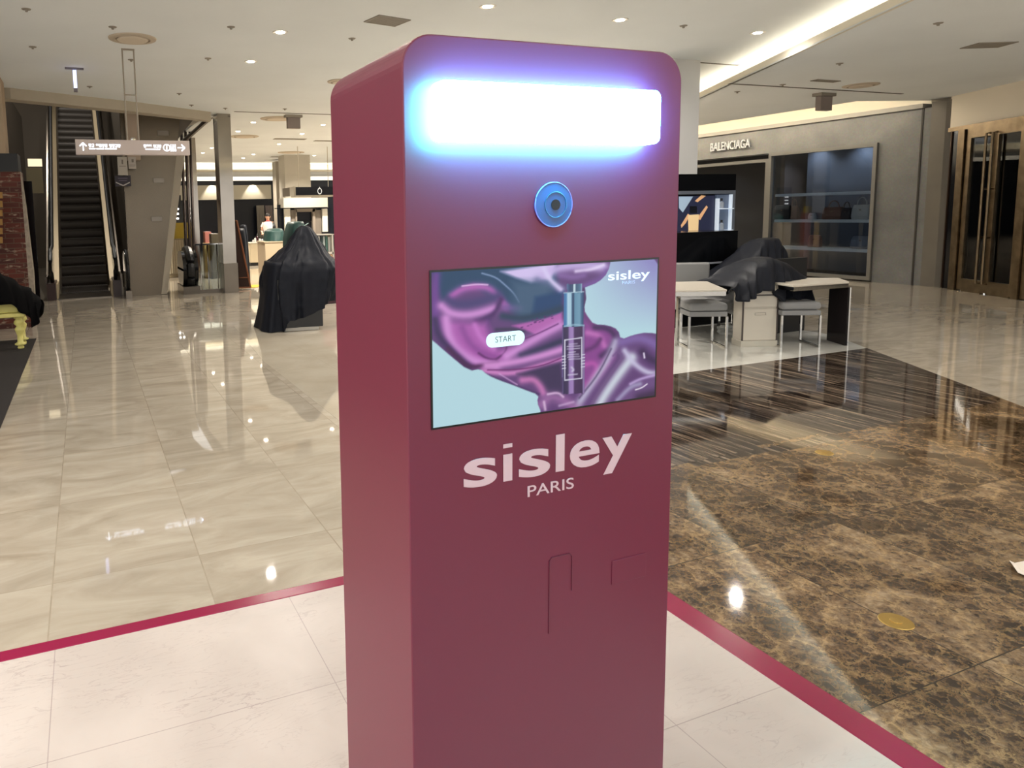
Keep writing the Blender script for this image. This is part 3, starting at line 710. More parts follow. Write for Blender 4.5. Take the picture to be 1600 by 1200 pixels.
for k in range(7):
    yy = 404; p = aY(509, 404, 11.9); p.z = p.z-.05*k
    tag(obj('gift_bag', bx(-.13, .13, -.06, .06, -.024, .024, rz=0), mat('raspberry_print_%d' % (k % 2), ((120,30,60), (86,20,44))[k % 2], .4), loc=p), 'flat raspberry gift bag in the stack by the kiosk edge, %s from top' % ('first','second','third','fourth','fifth','sixth','seventh')[k], 'bag', 'stack of raspberry gift bags')
# pink balloon-like sponge seen beside the cover's peak
p = aY(487, 380, 13.5)
tag(obj('pink_puff', lathe(B(), [(.01,-.12), (.035,-.07), (.055,0), (.05,.05), (.03,.08), (.0,.09)], seg=20), mat('pink_puff', (214,150,160), .6), smooth=True, loc=p), 'small pink teardrop puff on a thin stick beside the peak of the black cover', 'puff')
obj('stick', cyl(B(), (0,0,-p.z+.002), .008, p.z-.12, 8), M_wl, bpy.data.objects['pink_puff'])

# green covers
def rounded_cover(name, label, px0, px1, ytop, ybot, Y, dep, m, seed):
    a, b_ = aY(px0, ybot, Y), aY(px1, ybot, Y); zt_, zb_ = aY((px0+px1)/2, ytop, Y).z, aY((px0+px1)/2, ybot, Y).z
    cx = (a.x+b_.x)/2; rx = (b_.x-a.x)/2
    f = loft([(0, cx+rx*.2, Y+dep/2, zt_, rx*.3, dep*.15), (.12, cx+rx*.1, Y+dep/2, zt_-.01, rx*.62, dep*.32), (.3, cx, Y+dep/2, zt_-(zt_-zb_)*.2, rx*.85, dep*.46), (1, cx, Y+dep/2, zb_, rx, dep*.52)], (3, 5, 9), .08, seed)
    o = drape(name, f, m, nu=64, nv=20); return tag(o, label, 'cover')
rounded_cover('dust_cover', 'rounded dark green cover on the beige counter', 419, 450, 357, 378, YBc+.1, .8, M_green, 5)
gcY = 14.5
rounded_cover('dust_cover', 'tall dark green cover standing behind the black cover peak', 455, 491, 346, 478, gcY, .9, M_green, 6)
o = tube(B(), [aY(457, 400, gcY-.05), aY(461, 362, gcY-.05), aY(482, 348.5, gcY-.05)], .008); tag(obj('cover_piping', o, mat('pale_piping', (150,180,178), .5)), 'pale piping along the tall green cover', 'trim')
bpy.data.objects['cover_piping'].parent = bpy.data.objects['dust_cover.002'] if 'dust_cover.002' in bpy.data.objects else None
for k in ('label', 'category'):
    if bpy.data.objects['cover_piping'].parent: del bpy.data.objects['cover_piping'][k]

# black covers at the A-board, and the A-board
YE = aZ(385, 452).y
rounded_cover('dust_cover', 'black covered stand directly behind the wooden A-board', 374, 392, 357, 446, YE+.9, .7, M_cloth, 11)
rounded_cover('dust_cover', 'slim black covered stand between the A-board and the cream cabinet', 383, 393, 351, 442, YE+1.6, .7, M_cloth, 12)
ab = thing('a_board', 'brown wooden A-board standing on a yellow mat by the glass corner', 'sign board', tuple(aZ(384, 450)))
def rod(bm, p, q, r=.02): return tube(bm, [p, q], r, 6)
P1 = aY(370, 345, YE); P2 = aY(391.5, 449, YE); P3 = aY(380, 395, YE+.35); P4 = aY(371, 446, YE+.5)
bm = B(); rod(bm, P1, P2, .022); rel(obj('front_frame', bm, mat('brown_wood', (124,74,46), .5)), ab)
P1b, P2b = P1+Vector((-.28, .25, 0)), P2+Vector((-.42,.1,0))
bm = B(); rod(bm, P1b, P2b, .022); rod(bm, P1, P1b, .02); rod(bm, P2, P2b, .02); rod(bm, P1.lerp(P2,.85), P1b.lerp(P2b,.85), .015); rel(obj('rear_frame', bm, MATS['brown_wood']), ab)
bm = B(); v = [bm.verts.new(q) for q in (P1, P2, P2b, P1b)]; bm.faces.new(v); bmesh.ops.solidify(bm, geom=bm.faces[:], thickness=.015); rel(obj('board', bm, mat('dark_board', (56,36,30), .5)), ab)
bm = B(); rod(bm, P1.lerp(P2,.4)+Vector((0,.05,0)), P4, .018); rel(obj('strut', bm, MATS['brown_wood']), ab)
a, b_ = aZ(371, 449), aZ(412, 446)
tag(obj('yellow_mat', prism(B(), [aZ(371,451,0), aZ(402,449,0), aZ(410,445,0), aZ(378,446,0)], (0,0,.008)), mat('yellow_mat', (214,176,40), .6)), 'yellow floor mat under the wooden A-board', 'mat')

# ------------------------------------------------------------------ glass corner, pillars, escalators (left)
M_pil = M_bronze
pp = aZ(351, 457); p2 = aZ(372, 457)
X0, X1 = pp.x, p2.x; YP = p2.y
struct('wall_pillar', bx(X0-.02, X1+.02, YP, YP+.55, .0, .62), M_steel)
struct('wall_pillar_upper', bx(X0-.02, X1, YP+.02, YP+.5, .62, ZC), M_pil)
YQ = YP+4
a, b_ = aY(296, 300, YQ), aY(309, 300, YQ)
struct('wall_pillar_rear', bx(a.x, b_.x, YQ, YQ+.5, 0, aY(303,215,YQ).z), M_pil)
# glass balustrade between pillar and the descending escalator
gb = thing('glass_balustrade', 'clear glass balustrade with chrome posts left of the mirrored pillar', 'balustrade', tuple(aZ(315, 457)))
yg = aZ(315,458).y
xg0, xg1 = aY(306, 440, yg).x, aY(350, 440, yg).x
rel(obj('glass_pane', bx(xg0, xg1, yg, yg+.015, .06, 1.02), M_glass), gb)
rel(obj('base_rail', bx(xg0-.1, xg1, yg-.03, yg+.05, .0, .07), M_steel), gb)
for px in (315, 326.5, 341): rel(obj('post', cyl(B(), (aY(px,440,yg).x, yg-.01, .05), .012, .97, 8), M_chrome), gb)
rel(obj('hand_rail', bx(xg0, xg1, yg-.01, yg+.03, 1.01, 1.04), M_chrome), gb)
# steel wedge wall between the escalators
yw = aZ(230, 462).y
def WP(px, py, Y=yw): return aY(px, py, Y)
wz = 3.45
p_a, p_b, p_c, p_d = WP(206, 462), WP(252, 460), WP(277, 232), WP(283, 178)
xa = p_a.x-.02
bm = B(); prism(bm, [(xa, yw, 0), (p_b.x, yw, 0), (p_c.x, yw, p_c.z), (p_d.x, yw, p_d.z+.1), (xa, yw, p_d.z+.1)], (0,.25,0))
M_wedge = mat('steel_cladding', (108,98,84), .24, .75, var=.12, vscale=.8)
struct('wall_escalator_flank', bm, M_wedge)
bm = B(); prism(bm, [p_b, p_c, p_c+Vector((.16,0,0)), p_b+Vector((.12,0,0))], (0,.3,0)); struct('trim_19', bm, mat('pale_flank_edge', (168,158,140), .4))
for px, py in ((255,183+25), (248, 282), (245, 342)):
    p = WP(px, py, yw-.02); tag(obj('wall_fitting', bx(-.11,.11,-.012,.02,-.05,.05), M_steel, loc=p, bevel=.004), 'small flush steel fitting on the escalator flank wall, %s one' % {208:'top', 282:'middle', 342:'lowest'}[py], 'fitting')
# second escalator: dark newel, three raking dark rails
def capsule_newel(name, label, px0, px1, y0, y1, Y, m):
    a, b_ = aY(px0, y1, Y), aY(px1, y1, Y); zt_, zb_ = aY((px0+px1)/2, y0, Y).z, 0.0
    t = thing(name, label, 'escalator part', ((a.x+b_.x)/2, Y, 0)); W = (b_.x-a.x); 
    bm = B(); pts = [(y_+.0, z_) for y_, z_ in rrect(1.0, zt_-.12, .4, 10)]
    prism(bm, [(-W/2, y_, z_+zt_/2+.06) for y_, z_ in pts], (W,0,0))
    obj('newel_panel', bm, m, t, bevel=.01)
    ring = [(0, y_*1.03, (z_)*1.03+zt_/2+.06) for y_, z_ in pts]
    obj('hand_rail', tube(B(), ring, W*.28, 8, closed=True), M_rubber, t)
    obj('skirt', bx(-W/2-.02, W/2+.02, -.5, .5, 0, .16), M_steel, t)
    return t
capsule_newel('escalator_newel', 'black rounded escalator handrail end by the glass balustrade', 284, 307, 391, 462, yg+.4, M_black)
capsule_newel('escalator_newel', 'dark rounded handrail end at the right side of the escalator foot', 197, 203, 392, 463, 15.2, M_black)
er = thing('escalator_rails', 'three dark raking rails of the second escalator seen left of the bronze pillar', 'escalator rails', tuple(aY(290, 400, yg+1)))
for xt_, xb_ in ((283, 291), (289.5, 297), (296.5, 303)):
    Pt, Pb = aY(xt_, 200, yg+3.0), aY(xb_, 392, yg+.8)
    rel(obj('rail', tube(B(), [Pb, Pt], .035, 8), mat('dark_rail', (46,34,30), .25, .5)), er)
# brown ceiling wedge over the second escalator
bm = B(); prism(bm, [aY(276,186,yg+.2), aY(306,182,yg+.2), aY(276,220,yg+.2)], (0,.2,0)) ; struct('trim_20', bm, mat('brown_wedge_panel', (92,82,70), .5))
Pa, Pb = aY(283, 224, yg+2.5), aY(337, 176, yg+.1)
struct('trim_21', tube(B(), [Pa, Pb], .05, 6), mat('dark_soffit_edge', (60,50,42), .4))
bm = B(); prism(bm, [aY(262,212,yg+.25), aY(336,178,yg+.25), aY(300,166,yg+.25), aY(262,166,yg+.25)], (0,.15,0)); struct('wall_over_escalator', bm, M_beigew)
# things seen behind the glass, left of the pillar
YV = 20.5
def vb(name, label, cat, x0, x1, y0, y1, m, Y=YV, d=.3, foot=True):
    a, b_ = aY(x0, y1, Y), aY(x1, y1, Y); z1_, z0_ = aY((x0+x1)/2, y0, Y).z, (.002 if foot else aY((x0+x1)/2, y1, Y).z)
    t = thing(name, label, cat, ((a.x+b_.x)/2, Y, 0)); W = b_.x-a.x
    obj('case', bx(-W/2, W/2, 0, d, z0_, z1_), m, t, bevel=.01); return t, W, z1_
t, W, z1_ = vb('mirror_cabinet', 'dark make-up mirror cabinet with six round bulbs behind the glass', 'cabinet', 258, 286, 305, 372, M_blackm)
M_bulb = mat('mirror_bulb', (255,250,235), .4, emit=(1,.96,.9), es=4)
for px in (271.5, 277.5):
    for py in (326.5, 334, 341.5):
        p = aY(px, py, YV-.02); obj('bulb', lathe(B(), [(0,-.03),(.03,-.02),(.036,0),(.03,.02),(0,.03)], (p.x-t.location.x, -.03, p.z), 12), M_bulb, t)
t, W, z1_ = vb('slatted_counter', 'pale slatted display counter behind the glass balustrade', 'counter', 264, 289, 373, 415, mat('pale_gold_slats', (170,156,128), .35, .3), YV-1.2)
for k in range(7): obj('slat', bx(-W/2+W*k/7, -W/2+W*k/7+.04, -.03, -.001, .1, z1_-.04), mat('pale_slat', (196,184,158), .3), t)
a = aY(281, 356, YV-1.0); tag(obj('yellow_box', bx(-.2, .2, -.1, .1, 0, aY(281,348,YV-1.0).z-z1_), mat('mustard_box', (196,170,60), .5), loc=(a.x, YV-1.0, z1_)), 'mustard yellow box on the slatted counter behind the glass', 'box')
t, W, z1_ = vb('gold_display', 'gold lit display column seen behind the clear glass', 'display', 322, 334, 380, 440, mat('gold_glow', (200,170,110), .3, .5), YV-2)
t2, W2, z2_ = vb('red_display', 'red and pink poster stand behind the glass', 'display', 321, 331, 362, 384, mat('red_print', (150,92,84), .6), YV-1.5)
t3, W3, z3_ = vb('dark_display', 'dark olive display case left of the mirrored pillar', 'display', 333, 345, 365, 440, mat('olive_dark', (70,64,50), .3), YV-2.3)
# main escalator
EX0, EX1 = -.575, .44; EY0 = aZ(130, 466).y
es = thing('escalator', 'dark stepped escalator climbing behind the hanging direction sign', 'escalator', ((EX0+EX1)/2, EY0, 0))
rise, run = .205, .30
M_step = mat('escalator_step', (66,60,54), .5, .2, bump=.1)
Wd = EX1-EX0
step0 = None
for k in range(26):
    if step0 is None:
        bm = bx(-Wd/2+.03, Wd/2-.03, 0, run+.02, -.03, .0)
        n = 20
        for q in range(n):
            xq = -Wd/2+.04+(Wd-.08)*q/n
            box(bm, xq, xq+.012, 0.003, run, 0, .012)
        # curved ribbed riser
        vs = []
        for s_ in range(7):
            a = s_/6; vs.append((-.035*math.sin(a*PI*.9), -rise*a))
        prism(bm, [(-Wd/2+.03, .02+y_, z_) for y_, z_ in vs]+[(-Wd/2+.03, .05, -rise), (-Wd/2+.03, .05, 0)], (Wd-.06,0,0))
        step0 = obj('step', bm, M_step, es); c = step0
    else:
        c = step0.copy(); COL.objects.link(c); c.parent = es
    kk = max(0, k-1)
    c.location = (0, .9+run*k, .03+rise*min(k, 1)*.5 + rise*kk)
obj('floor_plate', bx(-Wd/2, Wd/2, -.1, 1.0, 0, .02), M_steel, es)
slope = rise/run; L = 26*run
for s, nm in ((-1, 'left'), (1, 'right')):
    xi = s*(Wd/2)
    def par(name, o0, o1, zlo, zhi, m):
        bm = B(); prism(bm, [(o0, .2, zlo), (o0, .9, zlo), (o0, .9+L, zlo+L*slope), (o0, .9+L, zhi+L*slope), (o0, .9, zhi), (o0, .2, zhi)], (o1-o0,0,0)); return obj(name, bm, m, es)
    par('skirt_panel', xi, xi+s*.11, 0, .30, mat('champagne_skirt', (206,188,154), .4, .3))
    par('glass_side', xi+s*.09, xi+s*.11, .25, 1.0, mat('bronze_side', (92,80,68), .2, .5))
    par('outer_cladding', xi+s*.2, xi+s*.24, 0, .45, M_steel)
    pts = [(xi+s*.1, .2-.0, .35), (xi+s*.1, -.12, .55), (xi+s*.1, -.15, .8), (xi+s*.1, .1, 1.0), (xi+s*.1, .9, 1.04), (xi+s*.1, .9+L, 1.04+L*slope)]
    obj('hand_rail', tube(B(), pts, .04, 10), M_rubber, es, smooth=True)
    obj('newel_base', bx(min(xi+s*.04, xi+s*.2), max(xi+s*.04, xi+s*.2), -.1, .9, 0, .34), mat('plum_base', (60,40,38), .35), es)
# black pedestrian skirting and shaft
M_shaft = mat('shaft_wall', (120,110,96), .6)
struct('wall_shaft_right', bx(.95, 1.0, EY0+2.0, 26, 0, 8), mat('shaft_pale', (112,104,92), .5))
struct('wall_shaft_back', bx(-6, 2.4, 26, 26.1, 0, 9), M_shaft)
struct('ceiling_shaft', bx(-6, 2.4, 13.0, 26, 8, 8.1), M_ceil)
# header over the escalator opening
hz0 = aY(100, 180, 14.2).z
bm = B(); prism(bm, [(-5, 12.5, hz0), (-.95, 12.5, hz0), (1.0, 13.5, hz0), (2.5, 14.45, hz0), (2.5, 14.7, hz0), (.9, 13.8, hz0), (-1.0, 12.8, hz0), (-5, 12.8, hz0)], (0,0,ZC-hz0+4))
if hz0 < ZC-.03: struct('wall_header', bm, M_beigew)
else: bm.free()
# left wall, mirror and bright light patch beyond, put in as a glowing panel
struct('wall_left', bx(-5.2, -5, 9.5, 33, 0, 9), M_beigew)
yl = 17.5
struct('wall_left_inner', bx(-1.75, -1.7, 13.2, 26, 0, 5), mat('mirror_side_wall', (120,110,98), .25, .4, var=.1))
a, b_ = aY(43, 248, yl), aY(66, 260, yl)
tag(obj('lit_panel', bx(a.x, b_.x, yl, yl+.04, b_.z, a.z), mat('lit_panel', (255,240,200), .5, emit=(1,.85,.58), es=1.0)), 'small glowing cream panel left of the escalator', 'light')
yb(42, 67, 262, 302, yl+.02, .05, mat('cream_wall_piece', (150,140,112), .6), 'wall_left_piece')

# brick pillar with black band and beige upper box
yk = 11.6
bp_ = thing('brick_pillar', 'old red brick pillar with black top band behind the yellow table', 'pillar', (aY(5, 400, yk).x, yk, 0))
z1, z2 = aY(30, 268, yk).z, aY(28, 240, yk).z
x1_ = aY(34, 300, yk).x
rel(obj('brick_shaft', bx(x1_-1.6, x1_, yk, yk+.5, 0, z1), M_brick), bp_)
rel(obj('rough_edge', prism(B(), [(x1_, yk, 0), (x1_+.05, yk, 0), (x1_+.07, yk, .8), (x1_+.03, yk, z1-.5), (x1_+.0, yk, z1)], (0,.3,0)), mat('broken_plaster', (150,138,124), .9, bump=.8, bscale=30, var=.3, vscale=14)), bp_)
rel(obj('black_band', bx(x1_-1.6, x1_-.02, yk-.02, yk+.5, z1, z2), M_blackm), bp_)
rel(obj('upper_box', bx(x1_-1.6, x1_-.17, yk, yk+.5, z2, ZC), mat('warm_beige_box', (170,148,122), .7)), bp_)
a, b_ = aY(36, 400, 13.2), aY(58, 400, 13.2)
tag(obj('glossy_screen', bx(a.x, b_.x, 13.2, 13.3, .002, aY(48, 283, 13.2).z), M_black), 'tall black gloss screen between the brick pillar and the escalator', 'screen')
# yellow slats left edge
bm = B()
for k in range(6):
    a = aY(-2, 300+k*14, yk-.25); b_ = aY(6, 300+k*14, yk-.25); box(bm, a.x-.3, b_.x-.02, yk-.27, yk-.23, b_.z-.09, b_.z)
tag(obj('slatted_crate', bm, mat('orange_slats', (150,110,50), .6)), 'orange slatted rack at the left edge in front of the bricks', 'rack')

# yellow console table with the black cloth
M_yel = mat('pale_yellow_paint', (214,204,120), .45)
lg = aZ(33, 545); ty = lg.y
ztl = aY(36, 488, ty).z; zap = aY(36, 480, ty).z
zto = aY(30, 468, ty).z
tt = thing('console_table', 'pale yellow console table with turned legs at the left edge', 'table', (lg.x-.9, ty+.2, .006))
obj('table_top', bx(-.95, .98, -.32, .3, ztl-.05, ztl), M_yel, tt, bevel=.01)
xe = .86
obj('apron', bx(-.9, .9, -.22, .22, ztl, ztl+.17), M_yel, tt, bevel=.01)
obj('drawer_front', bx(-.2, .7, -.235, -.22, ztl+.03, ztl+.14), M_yel, tt, bevel=.006)
prof = [(.03,0), (.035,.02), (.026,.04), (.055,.06), (.06,.075), (.03,.1), (.028,.2), (.045,.27), (.05,.3), (.028,.34), (.055,.38), (.05,.42), (.032,.44), (.05,.46), (.05,.49)]
sc = (ztl-.05)/.49
lf = obj('leg', lathe(B(), [(r*1.15, z*sc) for r, z in prof], seg=24), M_yel, tt, smooth=True, loc=(.9, -.2, 0))
for q in ((-.85,-.2,0), (.9,.2,0), (-.85,.2,0)):
    c = lf.copy(); COL.objects.link(c); c.parent = tt; c.location = q
zc0 = aY(8, 398, ty).z
def fcl(u, v):
    # cloth over something on the table, falling to the right end
    x0 = lg.x
    X = np.interp(u, [0, .25, .45, .62, .8, 1], [x0-1.4, x0-.5, x0-.28, x0-.06, x0+.14, x0+.26])
    top = np.interp(u, [0, .25, .45, .62, .8, 1], [zc0+.06, zc0+.03, zc0-.16, zc0-.34, zc0-.47, zc0-.62])
    hem = np.interp(u, [0, .3, .5, .62, .75, .85, 1], [ztl+.06, ztl+.02, ztl+.14, ztl+.12, ztl-.0, ztl-.18, ztl-.08])
    return X, top, hem
bm = B(); nu, nv = 60, 24; g = []
for j in range(nv+1):
    row = []
    for i in range(nu+1):
        X, top, hem = fcl(i/nu, 0); v = j/nv*2-1
        s = abs(v); z = top + (hem-top)*(s**2.4); 
        if v > 0: z = top + (hem-top)*(s**2.4)
        y = ty+.2 + math.copysign(.36*(s**.55), v) + .02*math.sin(i*.9+v*3)*s
        row.append(bm.verts.new((X+.015*math.sin(i*.7+j*.5), y, z+.01*math.sin(i*.55))))
    g.append(row)
for j in range(nv):
    for i in range(nu): bm.faces.new((g[j][i], g[j][i+1], g[j+1][i+1], g[j+1][i]))
cl = obj('black_cloth', bm, mat('black_table_cloth', (10,9,10), .9, spec=.1), smooth=True); md = cl.modifiers.new('t', 'SOLIDIFY'); md.thickness = .008
tag(cl, 'black cloth thrown over the pale yellow console table', 'cloth')

# posters on the flank wall (seen under the sign)
yq = yw-.3
for k, (x0, x1, y0, y1, c, lb) in enumerate(((183, 200, 245, 275, (188,182,172), 'tall white notice hanging left of the square one'), (200, 213, 245, 264, (186,178,170), 'square white notice hanging on the steel wall'), (179, 205, 274, 291, (40,34,48), 'dark notice with pale swoosh hanging lowest'))):
    a, b_ = aY(x0, y0, yq), aY(x1, y1, yq)
    t = thing('hanging_notice', lb, 'notice', ((a.x+b_.x)/2, yq, b_.z)); W, H = (b_.x-a.x), a.z-b_.z
    obj('sheet', bx(-W/2, W/2, -.004, .004, 0, H), mat('notice_%d' % k, c, .5), t)
    dk = mat('notice_ink', (120,112,104), .6)
    if k == 0: obj('print', box(box(B(), -.015, .015, -.006, -.004, H*.62, H*.85), -W*.35, W*.35, -.006, -.004, H*.5, H*.53), dk, t)
    elif k == 1: obj('print', box(box(box(B(), -.01, .03, -.006, -.004, H*.55, H*.8), -W*.4, W*.4, -.006, -.004, H*.3, H*.34), -W*.4, W*.3, -.006, -.004, H*.2, H*.23), dk, t)
    else:
        obj('print', box(box(B(), -W*.3, W*.3, -.006, -.004, H*.7, H*.76), -W*.25, W*.25, -.006, -.004, H*.5, H*.55), mat('notice_pale_ink', (110,100,120), .6), t)
        bm = B(); prism(bm, [(-W*.45, -.006, H*.42), (0, -.006, H*.12), (W*.42, -.006, H*.4), (W*.42, -.006, H*.3), (0, -.006, H*.0), (-W*.45, -.006, H*.32)], (0,.002,0)); obj('swoosh', bm, mat('notice_swoosh', (190,184,180), .5), t)
struct('trim_22', bx(aY(196,200,yq+.1).x, aY(217,200,yq+.1).x, yq+.05, yq+.28, aY(200,245,yq).z-.05, ZC), mat('pinkish_pilaster', (178,160,142), .6))

# hanging direction sign
YG = 9.3
sa, sb = aY(117, 215.5, YG), aY(296, 222, YG); szb = aY(120, 241, YG).z; szt = (sa.z+sb.z)/2
szb = szt - .178
M_sign = mat('sign_face', (172,158,148), .5, emit=(1,.8,.74), es=.10)
M_led = mat('sign_letters', (235,240,255), .4, emit=(.75,.86,1.0), es=3.2)
hsn = thing('direction_sign', 'long hanging direction sign with lit white arrows and pictograms', 'sign', ((sa.x+sb.x)/2, YG, szb))
SW = sb.x-sa.x; SH = szt-szb
obj('sign_box', bx(-SW/2, SW/2, 0, .12, 0, SH), M_sign, hsn, bevel=.004)
def sx(px): return (aY(px, 230, YG).x) - hsn.location.x
def bar(bm, x0, z0, x1, z1, t=.008):
    d = Vector((x1-x0, 0, z1-z0)); n = Vector((-d.z, 0, d.x)).normalized()*t/2
    a, b_ = Vector((x0,-.003,z0)), Vector((x1,-.003,z1))
    prism(bm, [a-n, b_-n, b_+n, a+n], (0,.004,0))
zm = SH*.5
bm = B(); cx = sx(130); bar(bm, cx, zm-.045, cx, zm+.045, .012); bar(bm, cx-.038, zm+.008, cx, zm+.048, .012); bar(bm, cx+.038, zm+.008, cx, zm+.048, .012)
obj('up_arrow', bm, M_led, hsn)
bm = B(); cx = sx(283); bar(bm, cx-.045, zm, cx+.04, zm, .012); bar(bm, cx+.005, zm+.04, cx+.044, zm, .012); bar(bm, cx+.005, zm-.04, cx+.044, zm, .012)
obj('right_arrow', bm, M_led, hsn)
bm = B(); cx = sx(260.5)
for k in range(20):
    a0, a1 = 2*PI*k/20, 2*PI*(k+1)/20; bar(bm, cx+.04*math.cos(a0), zm+.04*math.sin(a0), cx+.04*math.cos(a1), zm+.04*math.sin(a1), .008)
bar(bm, cx, zm-.025, cx, zm+.012, .012); bar(bm, cx, zm+.02, cx, zm+.03, .012)
obj('information_pictogram', bm, M_led, hsn)
bm = B(); cx = sx(270.5)
for q in (-.026, 0, .026):
    bar(bm, cx+q, zm-.02, cx+q, zm+.022, .012); bar(bm, cx+q-.006, zm-.045, cx+q-.006, zm-.02, .005); bar(bm, cx+q+.006, zm-.045, cx+q+.006, zm-.02, .005); bar(bm, cx+q-.006, zm+.034, cx+q+.006, zm+.034, .012)
obj('toilet_pictogram', bm, M_led, hsn)
# the two lines of small lettering: stroke-built syllable blocks and a thin latin line
rs = random.Random(7)
def glyphs(bm, x0, n, z, h, wch, gaps):
    x = x0
    for k in range(n):
        if k in gaps: x += wch*.55
        s = rs.choice((0,1,2,3)); w_ = wch*.8
        bar(bm, x, z+h*.9, x+w_*.55, z+h*.9, .005); bar(bm, x+w_*.85, z+h*.35, x+w_*.85, z+h, .005)
        if s != 1: bar(bm, x, z+h*.9, x, z+h*.5, .005); bar(bm, x, z+h*.5, x+w_*.5, z+h*.5, .005)
        if s != 2: bar(bm, x+w_*.6, z+h*.65, x+w_*.85, z+h*.65, .004)
        if s != 3: bar(bm, x+w_*.1, z+h*.25, x+w_*.85, z+h*.25, .005); bar(bm, x+w_*.1, z, x+w_*.85, z, .005)
        x += wch
bm = B(); glyphs(bm, sx(139), 10, zm+.0, .036, .0335, (2,6)); obj('upper_lettering', bm, M_led, hsn)
bm = B()
for a, b_ in ((139,149), (150.5,162.5), (164,182)): bar(bm, sx(a), zm-.022, sx(b_), zm-.022, .011)
obj('lower_lettering', bm, M_led, hsn)
bm = B(); glyphs(bm, sx(225), 6, zm+.0, .036, .033, (3,)); obj('upper_lettering', bm, M_led, hsn)
bm = B(); bar(bm, sx(227), zm-.022, sx(250), zm-.022, .011); obj('lower_lettering', bm, M_led, hsn)
xr0, xr1 = aY(193, 110, YG).x-hsn.location.x, aY(211, 110, YG).x-hsn.location.x
M_rod = mat('hanger_rod', (150,140,126), .4, .3)
for xx in (xr0, xr1): obj('hanger_rod', cyl(B(), (xx, .06, SH), .009, ZC-szb-SH, 8), M_rod, hsn)
obj('hanger_cross', bx(xr0, xr1, .05, .07, SH+.55, SH+.565), M_rod, hsn)
obj('ceiling_bracket', bx(xr0-.01, xr1+.01, .04, .08, ZC-szb-.015, ZC-szb), M_rod, hsn)
obj('hanger_cap', lathe(B(), [(.03,0), (.03,.02), (.02,.035), (.0,.04)], ((xr0+xr1)/2, .06, SH), 12), M_chrome, hsn)
# vertical violet lamp
p = aZ(116, 106, ZC)
vl = thing('tube_lamp', 'short vertical bluish lit tube hanging from the ceiling at left', 'lamp', tuple(p))
zl0, zl1 = aY(116, 138, p.y).z-ZC, aY(116, 110, p.y).z-ZC
obj('ceiling_plate', bx(-.12, .12, -.03, .03, -.02, 0), mat('lamp_plate', (110,104,110), .5), vl)
obj('lit_tube', bx(-.022, .022, -.022, .022, zl0, zl1), mat('violet_tube', (200,205,255), .4, emit=(.5,.58,1.0), es=2.2), vl)
obj('end_cap', bx(-.025, .025, -.025, .025, zl0-.05, zl0), MATS['lamp_plate'], vl)
pf = aZ(1570, 762); cq = pf*((1.6+3.2)/1.6)
vc = thing('tube_lamp', 'short cyan lit tube hanging from the right soffit, mirrored in the dark marble', 'lamp', (cq.x, cq.y, ZR))
obj('ceiling_plate', bx(-.12, .12, -.03, .03, -.02, 0), MATS['lamp_plate'], vc)
obj('lit_tube', bx(-.05, .05, -.05, .05, -.42, -.02), mat('cyan_tube', (120,230,255), .4, emit=(.1,.75,1.0), es=6), vc)
obj('end_cap', bx(-.052, .052, -.052, .052, -.45, -.42), MATS['lamp_plate'], vc)

# ------------------------------------------------------------------ ceiling fixtures
M_lens = mat('downlight_lens', (255,245,230), .4, emit=(1.0,.88,.72), es=30)
M_trim = mat('downlight_trim', (210,205,195), .5)
DL = None
def downlight(px, py, z, label, power=0, r=.055, group='lit ceiling downlights', xy=None):
    global DL
    p = aZ(px, py, z) if xy is None else Vector((xy[0], xy[1], z))
    if DL is None:
        t = thing('downlight', label, 'lamp', tuple(p), 0, group)
        bm = B(); lathe(bm, [(.0, .02), (.05,.02), (.055,-.002), (.085,-.006), (.09,0), (.085,.0)], seg=24)
        obj('trim_ring', bm, M_trim, t); obj('lens', cyl(B(), (0,0,-.008), .048, .006, 20), M_lens, t); DL = t
    else:
        t = dup(DL); t.location = p; t['label'] = label
    if power:
        l = bpy.data.lights.new('spot', 'SPOT'); l.energy = power*1.0; l.spot_size = math.radians(168); l.spot_blend = 1.0; l.color = WARM; l.shadow_soft_size = .05
        so = bpy.data.objects.new('bulb', l); COL.objects.link(so); so.location = (p.x, p.y, z-.03)
    return t
near = [(438, 50, 'bright downlight in the ceiling left of the kiosk, nearer of two', 120), (392, 96, 'bright downlight in the ceiling left of the kiosk, farther of two', 120),
        (762, 10, 'downlight at top edge directly above the kiosk', 120), (969, 31, 'downlight in the ceiling above the kiosk right half', 120), (1184, 51, 'downlight beside the bright ceiling cove', 120)]
for px, py, lb, pw in near: downlight(px, py, ZC, lb, pw)
far = [(396,191),(372,205),(472,209),(436,225),(505,195),(491,243),(380,247),(396,241),(474,249),(358,229),(331,231),(317,239)]
desc = ['left of the grey box, nearest row', 'next to the mirrored pillar', 'right of the hanging sign line', 'centre of the far ceiling', 'close to the kiosk edge', 'far right above the ring sign', 'far left by the bright cove', 'far centre by the bright cove', 'farthest near the suspension rod', 'seen through the pillar gap, right', 'seen left of the mirrored pillar', 'farthest left beyond the glass']
for k, (px, py) in enumerate(far): downlight(px, py, ZC, 'small far ceiling downlight, '+desc[k], 0)
# added bodiless spots, filling the far hall in place of its downlights
for i, (x, y) in enumerate(((3.7,17), (6.5,17), (3.7,22), (7,22), (10.5,22), (10.5,17), (5.5,26), (9.5,26.5))):
    l = bpy.data.lights.new('spot', 'SPOT'); l.energy = 900; l.spot_size = math.radians(140); l.spot_blend = .8; l.color = (1,.9,.76); l.shadow_soft_size = .08
    so = bpy.data.objects.new('hall_fill_spot', l); COL.objects.link(so); so.location = (x, y, ZC-.04)
